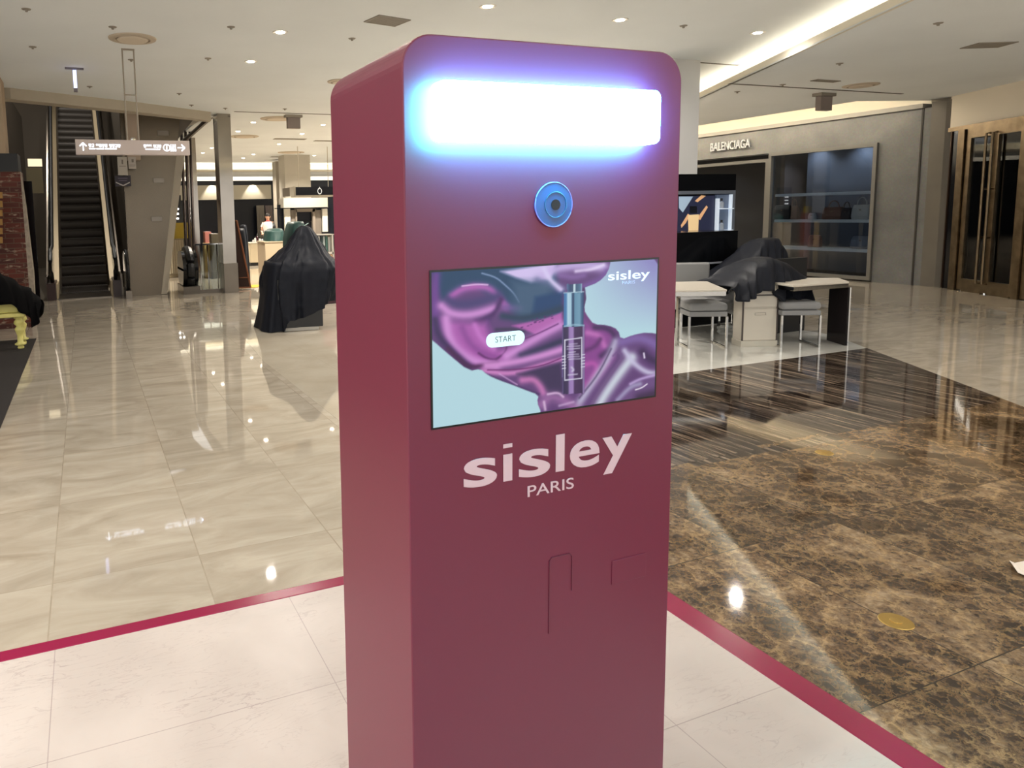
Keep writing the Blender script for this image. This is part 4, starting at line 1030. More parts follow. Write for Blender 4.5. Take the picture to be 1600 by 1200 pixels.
# unseen fill downlights, added to brighten floor, platform and ceiling
fill_spots = [(-.9, 1.4, 130), (2.6, -.6, 130), (.2, -1.4, 150), (4.6, 2.4, 110), (4.4,.2,120), (-1.4, 4.6, 120), (1.2, 4.0, 90), (3.6, 4.6, 90), (7.0, -.4, 120), (-3.6, 2.0, 120), (-3.8, 6.0, 120), (-3.6, 9.4, 100)]
for i, (x, y, pw) in enumerate(fill_spots):
    downlight(0, 0, ZC, 'added fill downlight out of frame, '+['over the left part of the platform', 'right of and behind the camera', 'behind the camera', 'over the near dark marble', 'over the paper scrap side of the dark marble', 'over the beige floor beyond the platform', 'over the back edge of the platform', 'over the striped dark marble', 'at the far lower right', 'over the area left of the platform', 'over the black carpet', 'over the yellow table'][i], pw*.74, xy=(x, y))
side = [(-3.7, .6, 750), (-3.5, 2.3, 550)]  # unseen lamps added far left to brighten the kiosk's side
for i, (x, y, pw) in enumerate(side): downlight(0, 0, ZC, 'added fill downlight out of frame, well left of the kiosk, '+('nearer' if i == 0 else 'farther')+' one', pw, xy=(x, y))

for i, (x, y, z, pw) in enumerate(((5.4, 10, ZC, 300), (6.8, 10, ZC, 300), (5.2, 12.5, ZC, 300), (8, 12, ZC, 300), (6.0, 8.5, ZC, 200), (7.6, 10.4, ZC, 350))):  # lamps added out of sight to brighten the shop wall and counters
    downlight(0, 0, z, ['hidden behind the kiosk, nearer pair, left','hidden behind the kiosk, nearer pair, right','hidden behind the kiosk, farther pair, left','hidden behind the kiosk, farther pair, right','hidden behind the kiosk top','hidden behind the kiosk right shoulder'][i]+', added fill downlight', pw, xy=(x, y))
for i, (x, y) in enumerate(((8.8, 0), (10.2, 2.2), (9.4, -2.2), (6.5, 1.5))):  # unseen lamps added to lift the right part of the hall
    downlight(0, 0, ZR if x > 8 else ZC, 'added fill downlight beyond the right edge of the frame, '+('first','second','third','fourth')[i]+' from the doors', 330, xy=(x, y))
for i, (x, y) in enumerate(((15.0, 10.0), (15.0, 11.0), (15.3, 14))):  # unseen spots added so the window shelves and bags show
    l = bpy.data.lights.new('spot', 'SPOT'); l.energy = (150, 150, 40)[i]; l.spot_size = math.radians(120); l.spot_blend = .8; l.color = (.86,.92,1); l.shadow_soft_size = .05
    so = bpy.data.objects.new('shop_fill_spot', l); COL.objects.link(so); so.location = (x, y, 2.93)
for i, (x, y, z, pw) in enumerate(((0, 18.5, 7.8, 420), (-3.4, 15.5, 4.5, 220), (-1.0, 22, 7.8, 260))):  # unseen spots added to brighten the escalator shaft
    l = bpy.data.lights.new('spot', 'SPOT'); l.energy = pw; l.spot_size = math.radians(150); l.spot_blend = .8; l.color = WARM; l.shadow_soft_size = .1
    so = bpy.data.objects.new('shaft_fill_spot', l); COL.objects.link(so); so.location = (x, y, z)
M_vent = mat('vent_grey', (140,132,120), .6)
def ring_diffuser(px, py, z, r, label):
    t = thing('air_diffuser', label, 'air vent', tuple(aZ(px, py, z)), 0, 'round ceiling air diffusers')
    obj('outer_ring', lathe(B(), [(r*.72,-.004), (r*.74,-.02), (r*.98,-.012), (r,0), (r*.7,0)], seg=40), mat('diffuser_ring', (186,172,152), .6), t, smooth=False)
    obj('centre_disc', lathe(B(), [(0,-.03), (r*.6,-.03), (r*.64,-.02), (r*.64,-.012), (0,-.012)], seg=40), mat('diffuser_disc', (204,190,170), .6), t)
ring_diffuser(207, 60, ZC, .27, 'large round air diffuser above the sign hanger')
ring_diffuser(434, 185, ZC, .38, 'round air diffuser left of the hanging grey box')
ring_diffuser(382, 213, ZC, .38, 'round air diffuser beside the mirrored pillar')
ring_diffuser(455, 238, ZC, .45, 'farthest round air diffuser in the back hall')
ring_diffuser(1345, 133, ZR, .25, 'round air diffuser on the right soffit')
ring_diffuser(533, 127, ZC, .22, 'round air diffuser touching the kiosk left silhouette') 
def square_vent(px, py, z, w_, h_, label, rz=0):
    t = thing('ceiling_vent', label, 'air vent', tuple(aZ(px, py, z)), rz, 'rectangular ceiling vents')
    obj('frame', box(box(box(box(B(), -w_/2, w_/2, -h_/2, -h_/2+.02, -.01, 0), -w_/2, w_/2, h_/2-.02, h_/2, -.01, 0), -w_/2, -w_/2+.02, -h_/2+.02, h_/2-.02, -.01, 0), w_/2-.02, w_/2, -h_/2+.02, h_/2-.02, -.01, 0), M_vent, t)
    bm = B(); n = int(h_/.035)
    for k in range(n): box(bm, -w_/2+.02, w_/2-.02, -h_/2+.02+(h_-.04)*k/n, -h_/2+.02+(h_-.04)*(k+.6)/n, -.008, -.001)
    obj('louvres', bm, M_vent, t)
square_vent(605, 32, ZC, .42, .30, 'grey louvred vent in the ceiling above the kiosk shoulder', .2)
square_vent(1545, 70, ZR, .45, .28, 'grey louvred vent in the right soffit near the corner', -.4)
square_vent(453, 217, ZC, .9, .25, 'dark slot vent in the middle of the far ceiling')
square_vent(442, 245, ZC, .9, .25, 'dark slot vent near the far bright cove')
square_vent(512, 220, ZC, .8, .2, 'dark slot vent beside the kiosk edge')
square_vent(1290, 126, ZR, .5, .12, 'narrow vent in the right soffit above the grey box')
def exit_box(px0, px1, y0, y1, z, label):
    Pp = aZ((px0+px1)/2, y0, z); Y = Pp.y; W = aY(px1, y0, Y).x-aY(px0, y0, Y).x; H = z-aY((px0+px1)/2, y1, Y).z
    t = thing('hanging_box', label, 'sign box', tuple(Pp), 0)
    obj('mount', bx(-W*.65, W*.65, -.08, .08, -.05, 0), M_vent, t)
    obj('housing', bx(-W/2, W/2, -.05, .05, -H, -.05), mat('grey_box', (134,122,116), .6), t, bevel=.006)
exit_box(448, 468, 180, 201, ZC, 'grey sign box hanging from the ceiling beyond the shutter line')
exit_box(1279, 1297, 146, 173, ZR, 'grey sign box hanging from the right soffit before the shop')
k = 0
place = ['near the top left corner', 'left ceiling below the first', 'left ceiling by the violet tube', 'above the big round diffuser', 'left of the near downlights', 'beside the far downlight pair', 'over the steel flank wall', 'near the shutter line', 'by the mirrored pillar top', 'above the grey hanging box', 'near the kiosk shoulder', 'left of the kiosk, mid ceiling', 'by the cove corner', 'on the right soffit, left part', 'on the right soffit, middle', 'on the right soffit, upper right', 'on the right soffit beside the shop']
for (px, py, z) in ((41,14,ZC),(51,73,ZC),(140,135,ZC),(176,42,ZC),(361,42,ZC),(325,91,ZC),(280,146,ZC),(299,164,ZC),(352,169,ZC),(445,170,ZC),(550,60,ZC),(205,93,ZC),(1068,40,ZC),(1152,143,ZR),(1223,132,ZR),(1466,36,ZR),(1312,99,ZR)):
    tag(obj('sprinkler_head', lathe(B(), [(.0,-.03), (.012,-.028), (.016,-.01), (.04,-.007), (.045,0), (0,0)], seg=16), M_vent, loc=aZ(px, py, z)), 'small ceiling sprinkler or detector '+place[k], 'sprinkler', 'small ceiling sprinklers and detectors'); k += 1

# ------------------------------------------------------------------ right: white column, black beauty fixture
YK = 7.95
a = aY(1092, 180, YK)
zcb = aY(1080, 272, YK).z
struct('wall_white_column', bx(a.x-.9, a.x, YK, YK+.5, zcb, ZC), mat('white_column', (196,196,196), .6))
xk1 = aY(1160, 330, YK).x
bf = thing('beauty_wall', 'black gloss beauty wall with lit poster and bottle niche right of the kiosk', 'display wall', (a.x, YK, 0))
def P(px, py, Y=YK): return aY(px, py, Y)
rel(obj('wall_body', bx(a.x-.9, P(1150,330).x, YK+.02, YK+.5, 0, zcb), M_black), bf)
rel(obj('side_wing', bx(P(1150,330).x, xk1, YK+.3, YK+.5, 0, zcb), M_navy), bf)
f0, f1 = P(1050, 298), P(1146, 298); zf0, zf1 = P(1100, 362).z, P(1100, 298).z
bm = B(); box(bm, f0.x, f1.x, YK-.04, YK+.03, zf1-.05, zf1); box(bm, f1.x-.05, f1.x, YK-.04, YK+.03, zf0, zf1-.05)
rel(obj('niche_frame', bm, mat('niche_frame_metal', (128,136,150), .35, .5)), bf)
# poster
M_post = mat('poster_dark', (34,38,62), .4, emit=(34,38,62), es=.5)
x0p, x1p = P(1056, 330).x, P(1115, 330).x; zp0, zp1 = P(1085, 361).z, P(1085, 306).z
rel(obj('poster', bx(x0p, x1p, YK-.01, YK+.02, zp0, zp1), M_post), bf)
def poly_px(name, pts, Y, m, parent, th=.003):
    bm = B(); q = [aY(x_, y_, Y) for x_, y_ in pts]; prism(bm, q, (0, th, 0)); return rel(obj(name, bm, m), parent)
gold = mat('poster_gold', (206,160,118), .4, emit=(206,160,118), es=.55); pale = mat('poster_pale', (150,170,190), .4, emit=(150,170,190), es=.5)
poly_px('poster_shape', [(1061,307),(1083,307),(1067,332),(1061,325)], YK-.013, pale, bf)
poly_px('poster_shape', [(1086,314),(1096,305),(1103,306),(1090,316)], YK-.013, gold, bf)
poly_px('poster_shape', [(1064,352),(1075,334),(1078,336),(1072,348),(1065,356)], YK-.013, gold, bf)
poly_px('poster_shape', [(1090,340),(1104,321),(1106,324),(1094,344)], YK-.013, gold, bf)
poly_px('poster_shape', [(1075,336),(1092,335),(1091,361),(1076,361)], YK-.015, mat('poster_bottle', (216,186,140), .4, emit=(216,186,140), es=.6), bf)
poly_px('poster_shape', [(1078,322),(1089,322),(1089,333),(1078,333)], YK-.015, mat('poster_cap', (24,26,34), .3), bf)
# niche with two perfume bottles
xn0, xn1 = P(1118, 330).x, P(1138, 330).x
rel(obj('niche_back', bx(xn0, xn1, YK-.01, YK+.02, zf0, P(1128,304).z), mat('niche_back', (88,100,120), .4, emit=(90,105,130), es=.25)), bf)
M_gl = mat('niche_edge', (200,210,220), .3, emit=(200,212,225), es=.6)
for yy in (325.5, 359): 
    z = P(1128, yy).z; rel(obj('niche_shelf', bx(xn0, xn1, YK-.1, YK, z-.012, z), M_gl), bf)
rel(obj('niche_upright', box(bx(xn0-.01, xn0+.01, YK-.06, YK, zf0, P(1128,310).z), xn1-.01, xn1+.01, YK-.06, YK, zf0, P(1128,304).z), M_gl), bf)
for yy, lb in ((325.5, 'upper'), (359, 'lower')):
    p = P(1127, yy, YK-.06); bottle(p.x, YK-.06, P(1128, yy).z, .15, .035, (150,160,175), 'square clear perfume bottle with black cap on the %s niche shelf' % lb, 'bottles in the niche')
# black counter in front
cf0 = aZ(1100, 508); YKc = cf0.y
zc1 = aY(1100, 362, YKc).z
xc1 = P(1152, 400, YKc).x; xc0 = P(1030, 400, YKc).x
ct = thing('beauty_counter', 'long black counter with a chrome line behind the grey seats', 'counter', ((xc0+xc1)/2, YKc, 0))
rel(obj('counter_body', bx(xc0, xc1, YKc, YKc+.5, 0, zc1), M_black, bevel=.006), ct)
zl = aY(1100, 411.5, YKc-.01).z
rel(obj('chrome_line', bx(xc0, xc1, YKc-.012, YKc, zl-.012, zl+.01), mat('pale_chrome_sheen', (170,176,188), .4)), ct)  # chrome's bright reflection put into a flat pale colour
# black screen block right behind the cloth
sf = aZ(1228, 520); Ys = sf.y
s0, s1_ = aY(1205, 405, Ys), aY(1262, 405, Ys)
tag(obj('black_partition', bx(s0.x, s1_.x, Ys, Ys+.06, 0.004, aY(1230, 404, Ys).z), M_blackm, bevel=.004), 'matte black upright partition behind the covered white cabinet', 'partition')

# tables with white tops
zt_t = .72
def table(label, pts_px, legs, thick=.045):
    q = [aZ(x, y, zt_t) for x, y in pts_px]
    c = sum(q, Vector())/len(q)
    t = thing('makeup_table', label, 'table', (c.x, c.y, 0))
    rel(obj('table_top', prism(B(), [p-Vector((0,0,.02)) for p in q], (0,0,.02)), M_wl, bevel=.003), t)
    rel(obj('chrome_apron', prism(B(), [p.lerp(c, .02)-Vector((0,0,thick+.02)) for p in q], (0,0,thick)), M_chrome), t)
    return t
tR = table('white topped table with dark panel leg right of the covered cabinet', [(1205, 441), (1262, 434), (1310, 434), (1327, 440), (1240, 446)], None)
lf0, lf1 = aZ(1322, 540), aZ(1293, 531)
rel(obj('panel_leg', prism(B(), [lf0, lf1, lf1+Vector((-.03,-.01,0)), lf0+Vector((-.03,-.01,0))], (0,0,zt_t-.065)), mat('brown_mirror_leg', (44,38,38), .12)), tR)
rel(obj('chrome_edge', tube(B(), [lf0+Vector((-.0,-.012,.0)), lf0+Vector((0,-.012,zt_t-.065))], .012, 6), M_chrome), tR)
tL = table('white topped table with chrome edge over the left grey stool', [(1030, 441), (1104, 439), (1136, 452.5), (1030, 454)], None)
pL = aZ(1058, 541); rel(obj('leg', bx(pL.x-.015, pL.x+.015, pL.y-.015, pL.y+.015, 0, zt_t-.06), M_chrome), tL)
pL2 = aZ(1128, 503); rel(obj('leg', bx(pL2.x-.02, pL2.x+.02, pL2.y-.02, pL2.y+.02, 0, zt_t-.06), M_chrome), tL)

# stools
def make_stool(label, corner_px, wid, dep):
    # corner_px: nearest front foot; sides run along hall axes x and y
    p = aZ(*corner_px)
    t = thing('stool', label, 'stool', (p.x, p.y, 0.001), 0, 'grey cushioned chrome stools')
    zs = .36
    def cushion(z0, z1, inset, nm, b):
        return obj(nm, bx(inset-wid[0], wid[1]-inset, inset, dep-inset, z0, z1), M_grey, t, bevel=b)
    cushion(zs+.06, zs+.15, .0, 'seat', .035); cushion(zs, zs+.055, .005, 'seat_frame', .01)
    W0, W1 = -wid[0], wid[1]
    for xx in (W0+.01, W1-.01):
        for yy in (.01, dep-.01): obj('leg', bx(xx-.01, xx+.01, yy-.01, yy+.01, 0, zs), M_chrome, t)
    obj('floor_rail', box(bx(W0, W0+.02, .02, dep-.02, 0, .02), W1-.02, W1, .02, dep-.02, 0, .02), M_chrome, t)
    return t
s1 = make_stool('grey cushioned chrome stool under the left white table', (1075, 545), (0, .42), .42)
s1.rotation_euler = (0,0,math.atan2(aZ(1119,545).y-aZ(1075,545).y, aZ(1119,545).x-aZ(1075,545).x)+.02)
s2 = dup(s1); s2.location = aZ(1219, 543.5)+Vector((0,0,.001)); s2['label'] = 'grey cushioned chrome stool right of the white cabinet'
# grey chair behind the left table
def chair():
    p = aZ(1092, 524); c0 = p
    t = thing('lounge_chair', 'pale grey upholstered chair with square back behind the left white table', 'chair', (p.x, p.y, .001), s1.rotation_euler.z)
    obj('seat', bx(-.32, .3, -.28, .3, .33, .46), M_grey, t, bevel=.03)
    obj('backrest', bx(-.36, .2, .24, .32, .5, .88), M_grey, t, bevel=.025)
    obj('side_panel', bx(.3, .38, -.26, .32, .28, .66), M_grey, t, bevel=.02)
    for xx in (-.3, .34):
        for yy in (-.24, .28): obj('leg', bx(xx-.012, xx+.012, yy-.012, yy+.012, 0, .34), M_chrome, t)
    return t
chair()
# white cabinet
cb0, cb1 = aZ(1158, 542), aZ(1212, 541); cv = (cb1-cb0); cW = cv.length; ca = math.atan2(cv.y, cv.x)
wc = thing('makeup_cabinet', 'white lacquered drawer cabinet with dark edge strips under the black cover', 'cabinet', tuple((cb0+cb1)/2), ca)
hC = .70
obj('carcass', bx(-cW/2, cW/2, .0, .2, .06, hC), M_wl, wc, bevel=.004)
obj('plinth', bx(-cW/2-.01, cW/2+.01, -.012, .2, .0, .07), mat('white_stone_plinth', (196,190,176), .3), wc, bevel=.004)
for z0, z1, nm in ((.075, .43, 'cabinet_door'), (.45, .575, 'drawer'), (.595, hC-.01, 'drawer')): obj(nm, bx(-cW/2+.012, cW/2-.012, -.014, -.001, z0, z1), M_wl, wc, bevel=.003)
obj('edge_strip', box(box(box(B(), -cW/2-.004, -cW/2+.01, -.012, 0, .07, .6), cW/2-.01, cW/2+.004, -.012, 0, .07, .6), -cW/2, cW/2, -.01, 0, .578, .59), mat('dark_strip', (70,60,56), .4), wc)
obj('recessed_label', box(box(box(box(B(), -.06, .06, -.017, -.013, .385, .388), -.06, .06, -.017, -.013, .36, .363), -.06, -.057, -.017, -.013, .36, .388), .057, .06, -.017, -.013, .36, .388), mat('label_grey', (150,142,132), .4), wc)
# black cover over table and cabinet: ridge lofts traced in metres
def ridge_cloth(name, label, Y, top, hem, dep, seed, mm=M_cloth, foldn=9):
    xs_t = [aY(x, y, Y) for x, y in top]; xs_h = [aY(x, y, Y-dep*.5) for x, y in hem]
    Xa = max(min(p.x for p in xs_t), -99); Xb = max(p.x for p in xs_t)
    tx_ = [p.x for p in xs_t]; tz_ = [p.z for p in xs_t]; hx = [p.x for p in xs_h]; hz = [p.z for p in xs_h]
    rnd = random.Random(seed); ph = [(rnd.uniform(20, 60), rnd.uniform(0, 6), rnd.uniform(.4, 1)) for _ in range(foldn)]
    bm = B(); nu, nv = 130, 48; g = []
    hX0, hX1 = min(hx), max(hx)
    for j in range(nv+1):
        v = j/nv*2-1; s = abs(v); row = []
        for i in range(nu+1):
            u = i/nu; Xt = Xa+(Xb-Xa)*u; Xh = hX0+(hX1-hX0)*u
            zt2 = np.interp(Xt, tx_, tz_); zh = np.interp(Xh, hx, hz)
            X = Xt*(1-s)+Xh*s
            z = zt2 + (min(zh, zt2-.02)-zt2)*(s**1.5)
            fo = sum(a_*math.sin(f_*(X+.25*s)+p_) for f_, p_, a_ in ph)/foldn
            y = Y + math.copysign(dep*(s**.5)*.5, v) + .16*fo*s*(1 if v < 0 else .5)
            row.append(bm.verts.new((X, y, z+.03*fo*(1-s)*s*4)))
        g.append(row)
    for j in range(nv):
        for i in range(nu): bm.faces.new((g[j][i], g[j][i+1], g[j+1][i+1], g[j+1][i]))
    o = obj(name, bm, mm, smooth=True); md = o.modifiers.new('t', 'SOLIDIFY'); md.thickness = .006
    return tag(o, label, 'cover')
Yc2 = (cb0.y+cb1.y)/2
ridge_cloth('dust_cover', 'black cover with rounded hump draped over the white cabinet and tables', Yc2+.25,
    [(1134,447),(1140,440),(1160,422),(1172,408),(1186,402),(1196,401),(1208,405),(1222,410),(1240,424),(1256,434),(1264,441)],
    [(1136,444),(1143,452),(1158,472),(1176,467),(1192,455),(1205,454),(1214,457),(1219,470),(1228,470),(1236,462),(1246,468),(1254,472),(1262,470)], .75, 5)
ridge_cloth('dust_cover', 'tall black cover rising behind the rounded cover, sloping down left', Yc2+.95,
    [(1100,441),(1128,428),(1150,410),(1168,392),(1180,379),(1187,373),(1200,371),(1211,371),(1215,380),(1224,392)],
    [(1106,444),(1128,444),(1150,446),(1180,446),(1200,446),(1222,446)], .6, 6)
p = aZ(1136, 522); bm = B(); bmesh.ops.create_icosphere(bm, subdivisions=3, radius=.1)
for v in bm.verts:
    v.co.z *= .55; v.co += v.co.normalized()*.03*math.sin(v.co.x*60+v.co.y*45+v.co.z*70)
tag(obj('crumpled_tissue', bm, mat('tissue_white', (205,205,200), .8), loc=(p.x, p.y, .05)), 'crumpled white tissue on the floor by the black counter', 'tissue')
pz = aZ(1143, 520); tag(obj('chrome_pole', cyl(B(), (0,0,0), .012, .62, 12), M_chrome, loc=(pz.x, pz.y, .002)), 'thin chrome pole left of the white cabinet', 'pole')

# ------------------------------------------------------------------ floor fittings on the dark marble
for px, py, r, lb in ((1400, 972, .05, 'round brass floor socket on the dark marble, nearer one'), (1288, 708, .045, 'round brass floor socket on the dark marble, farther one')):
    p = aZ(px, py); t = thing('floor_socket', lb, 'floor socket', (p.x, p.y, .0022))
    obj('brass_plate', lathe(B(), [(0,.0), (r*1.15,.0), (r*1.15,.001), (r*1.1,.003), (0,.003)], seg=40), mat('polished_brass', (204,170,98), .3, .9), t)
    obj('inner_lid', lathe(B(), [(r*.42,.003), (r*.42,.0048), (r*.36,.0055), (r*.0,.0055)], seg=32), MATS['polished_brass'], t)
bm = B(); q = [aZ(x, y, .003) for x, y in ((1577,876),(1585,884),(1605,884),(1608,902),(1590,899),(1582,892))]
vs = [bm.verts.new(p+Vector((0,0,.012*(k % 3)))) for k, p in enumerate(q)]; bm.faces.new(vs); bmesh.ops.triangulate(bm, faces=bm.faces); bmesh.ops.solidify(bm, geom=bm.faces[:], thickness=.0015)
tag(obj('paper_scrap', bm, mat('paper_white', (220,208,196), .7)), 'torn white paper scrap on the dark marble at the right edge', 'paper')

# ------------------------------------------------------------------ THE KIOSK
KX0, KX1, KY, KD = .559, 1.2255, 1.2, .405
KW = KX1-KX0; KC = (KX0+KX1)/2
KH = (aY(674,53.5,KY).z+aY(1022,79,KY).z)/2
kz = .012
M_kiosk = mat('raspberry_paint', (104,13,48), .45, spec=.4, coat=.42, bump=.02, bscale=500, crough=.42)
M_kiosk.node_tree.nodes['Principled BSDF'].inputs['Coat IOR'].default_value = 1.55
kio = thing('photo_kiosk', 'tall raspberry pink photo kiosk with lit panel, camera eye and screen', 'kiosk', (KC, KY, kz))
H = KH-kz
pts = rrect(KW, H, .062, 10, top_only=True)
bm = B(); prism(bm, [(x, 0, z+H/2) for x, z in pts], (0, KD, 0)); obj('body', bm, M_kiosk, kio, bevel=.003)
def K(px, py, off=0.0):
    p = aY(px, py, KY-off); return Vector((p.x-KC, 0, p.z-kz))
# lit panel: frosted diffuser made proud and blue-green to imitate lens bloom on the front
pt = .04
q = [aY(x, y, KY-pt) for x, y in ((671,122), (1034,141), (1034,228.5), (671,222))]
qb = [aY(x, y, KY) for x, y in ((671,122), (1034,141), (1034,228.5), (671,222))]
lx0 = (qb[0].x+qb[3].x)/2-KC; lx1 = (q[1].x+q[2].x)/2-KC; lz1 = (q[0].z+q[1].z)/2-kz; lz0 = (qb[2].z+qb[3].z)/2-kz
pts = rrect(lx1-lx0, lz1-lz0, .016, 8)
M_panel2 = mat('frosted_light_panel', (255,255,255), .4, emit=(8.0, 130.0, 165.0), es=1.0)
bm = B(); prism(bm, [(x+(lx0+lx1)/2, -pt, z+(lz0+lz1)/2) for x, z in pts], (0, pt-.0005, 0)); obj('light_panel', bm, M_panel2, kio, bevel=.006)
# camera eye
cc = K(864, 320); r0 = .045
M_eye = mat('blue_grey_lens', (22,66,116), .12, coat=.6)
bm = B(); cyl(bm, (cc.x, -.003, cc.z), r0, .003, 48, 'Y'); eye = obj('camera_window', bm, M_eye, kio)
bm = B(); tube(bm, [(cc.x+r0*math.cos(t), -.003, cc.z+r0*math.sin(t)) for t in np.linspace(0, 2*PI, 49)[:-1]], .0013, 8, closed=True); obj('window_rim', bm, mat('violet_rim', (120,90,150), .3), eye)
bm = B(); tube(bm, [(cc.x+.004+.026*math.cos(t), -.004, cc.z+.026*math.sin(t)) for t in np.linspace(0, 2*PI, 41)[:-1]], .0008, 6, closed=True); obj('lens_ring', bm, mat('lens_ring', (46,70,96), .3), eye)
bm = B(); cyl(bm, (cc.x+.004, -.0045, cc.z), .011, .0015, 24, 'Y'); obj('lens', bm, M_black, eye)
# screen
S = [K(673,425.5), K(1027,405), K(1021.5,618), K(676.7,667.7)]
sx0 = (S[0].x+S[3].x)/2; sx1 = (S[1].x+S[2].x)/2; sz1 = (S[0].z+S[1].z)/2; sz0 = (S[2].z+S[3].z)/2
bm = B(); box(bm, sx0-.004, sx1+.004, -.0015, -.0002, sz0-.004, sz1+.004); bez = obj('display_screen', bm, M_black, kio)
# picture on the display, computed per vertex of a fine mesh
NX, NZ = 330, 186
bm = B(); gv = [[bm.verts.new((sx0+(sx1-sx0)*i/NX, -.0018, sz0+(sz1-sz0)*j/NZ)) for i in range(NX+1)] for j in range(NZ+1)]
for j in range(NZ):
    for i in range(NX): bm.faces.new((gv[j][i], gv[j][i+1], gv[j+1][i+1], gv[j+1][i]))
pxy = np.array([pix((v.co.x+KC, KY-.0018, v.co.z+kz)) for v in bm.verts])
U, V = pxy[:,0], pxy[:,1]
C = np.zeros((len(U), 3))
t_ = np.clip((V-410)/110, 0, 1)[:,None]; r_ = np.clip((U-900)/120, 0, 1)[:,None]
C[:] = np.array((180,216,226)); C = C*(1-r_*(1-t_)*.9) + np.array((134,124,188))*r_*(1-t_)*.9
def inside(P):
    m = np.zeros(len(U), bool); n = len(P)
    for k in range(n):
        (x0, y0), (x1, y1) = P[k], P[(k+1) % n]
        c_ = ((y0 > V) != (y1 > V)); xx = (x1-x0)*(V-y0)/((y1-y0) or 1e-9)+x0; m ^= c_ & (U < xx)
    return m
def dseg(pts):
    d = np.full(len(U), 1e9)
    for (x0, y0), (x1, y1) in zip(pts, pts[1:]):
        dx, dy = x1-x0, y1-y0; t = np.clip(((U-x0)*dx+(V-y0)*dy)/max(dx*dx+dy*dy, 1e-9), 0, 1)
        d = np.minimum(d, np.hypot(U-x0-t*dx, V-y0-t*dy))
    return d
def smooth_pts(pts, n=2):
    for _ in range(n):
        q = [pts[0]]
        for a, b_ in zip(pts, pts[1:]): q += [(a[0]*.75+b_[0]*.25, a[1]*.75+b_[1]*.25), (a[0]*.25+b_[0]*.75, a[1]*.25+b_[1]*.75)]
        pts = q+[pts[-1]]
    return pts
MASK = np.ones(len(U))
def stroke(pts, w_, col, al=.9, hard=2.0, clip=True):
    global C
    d = dseg(smooth_pts(pts)); a = np.exp(-(d/w_)**hard)*al
    if clip: a = a*MASK
    C = C*(1-a[:,None]) + np.array(col)*a[:,None]
def fill(P, col, soft=1.0, al=1.0, clip=True):
    global C
    m = inside(P); d = dseg(list(P)+[P[0]]); a = np.clip(.5+np.where(m, d, -d)/(2*soft), 0, 1)*al
    if clip: a = a*MASK
    C = C*(1-a[:,None]) + np.array(col)*a[:,None]
low = [(660,520),(675,531),(700,553),(733,580),(751,576),(762,586),(780,594),(800,601),(820,609),(842,617),(839,628),(846,645),(846,700),(660,700)]
hi = [(914,449),(935,441),(950,426),(956,400),(1040,400),(1040,524),(1012,519),(990,523),(970,531),(966,515),(950,508),(928,507),(919,496),(912,484),(916,466)]
low = smooth_pts(low, 1); hi = smooth_pts(hi, 1)
MASK = 1.0-np.maximum(np.clip(.5+np.where(inside(low), dseg(low+[low[0]]), -dseg(low+[low[0]]))/1.4, 0, 1), np.clip(.5+np.where(inside(hi), dseg(hi+[hi[0]]), -dseg(hi+[hi[0]]))/1.4, 0, 1))
C = C*(1-MASK[:,None]) + np.array((104,70,124))*MASK[:,None]
DB, PK, LP, DP = (54,74,110), (176,100,176), (196,138,202), (74,46,96)
fill([(673,420),(870,405),(870,500),(820,500),(780,470),(740,445),(690,470)], DB, 6)
stroke([(682,430),(679,470),(682,510)], 7, (116,72,146))
fill([(782,424),(870,410),(860,436),(830,442),(806,434)], (196,176,220), 3)
stroke([(840,438),(862,446),(880,452)], 7, (110,104,150), .7)
stroke([(706,462),(722,451),(745,447),(765,450),(778,464),(790,478)], 6.5, PK)
stroke([(722,447),(745,444),(762,445)], 1.2, (220,180,225), .9)
stroke([(753,427),(775,433),(790,446),(803,458),(811,472)], 1.2, (170,175,215), .7)
stroke([(700,470),(715,477),(745,474),(778,463)], 8.5, (82,68,120))
stroke([(690,478),(705,491),(735,493),(772,482)], 7.5, LP)
stroke([(783,468),(775,488),(760,498),(744,503)], 4.5, (84,48,106))
stroke([(790,480),(812,482)], 6, (120,90,150), .8)
stroke([(762,500),(762,520),(780,528)], 5, (92,56,118))
fill([(690,500),(760,505),(775,545),(800,545),(790,565),(745,570),(705,548)], (164,94,168), 8)
stroke([(697,498),(700,525),(714,548),(742,566),(775,571)], 8, LP)
stroke([(722,512),(732,535),(752,552),(775,558)], 6, (140,78,150), .85)
stroke([(742,508),(752,530),(772,545)], 5, (186,116,190), .8)
stroke([(783,556),(775,562),(760,560),(748,552)], 2, (96,46,106), .8)
stroke([(792,540),(790,550),(775,562)], 1.6, (96,46,106), .8)
stroke([(680,500),(684,524),(704,546),(732,573)], 6, (72,50,98))
stroke([(700,545),(712,556),(733,575),(760,570),(778,567)], 4, (86,46,94), .9)
fill([(800,440),(860,440),(862,500),(805,500)], (84,98,130), 9, .8)
fill([(836,464),(880,455),(876,490),(852,494),(831,494)], (44,70,116), 4)
stroke([(786,494),(815,498),(845,492),(876,482)], 6, (52,66,96))
fill([(800,509),(850,498),(878,488),(878,502),(838,523),(822,516)], (168,98,168), 2)
stroke([(776,515),(800,514),(818,518)], 3, (70,60,92), .8)
rsd = random.Random(2)
for k in range(26):
    x_ = 812+rsd.random()*52; y_ = 513-(x_-812)*.28-rsd.random()*8; stroke([(x_, y_), (x_+2, y_-.5)], .8, (92,50,110), .8)
stroke([(792,556),(812,544),(842,526),(876,508)], 8, LP)
stroke([(800,536),(835,524),(872,506)], 1.2, (110,54,120), .8)
stroke([(815,556),(845,546),(876,534)], 5.5, (58,54,90))
stroke([(760,571),(800,567),(846,556),(878,546)], 6.5, (200,140,202))
stroke([(755,580),(800,585),(840,572),(876,562)], 4.5, (196,128,188))
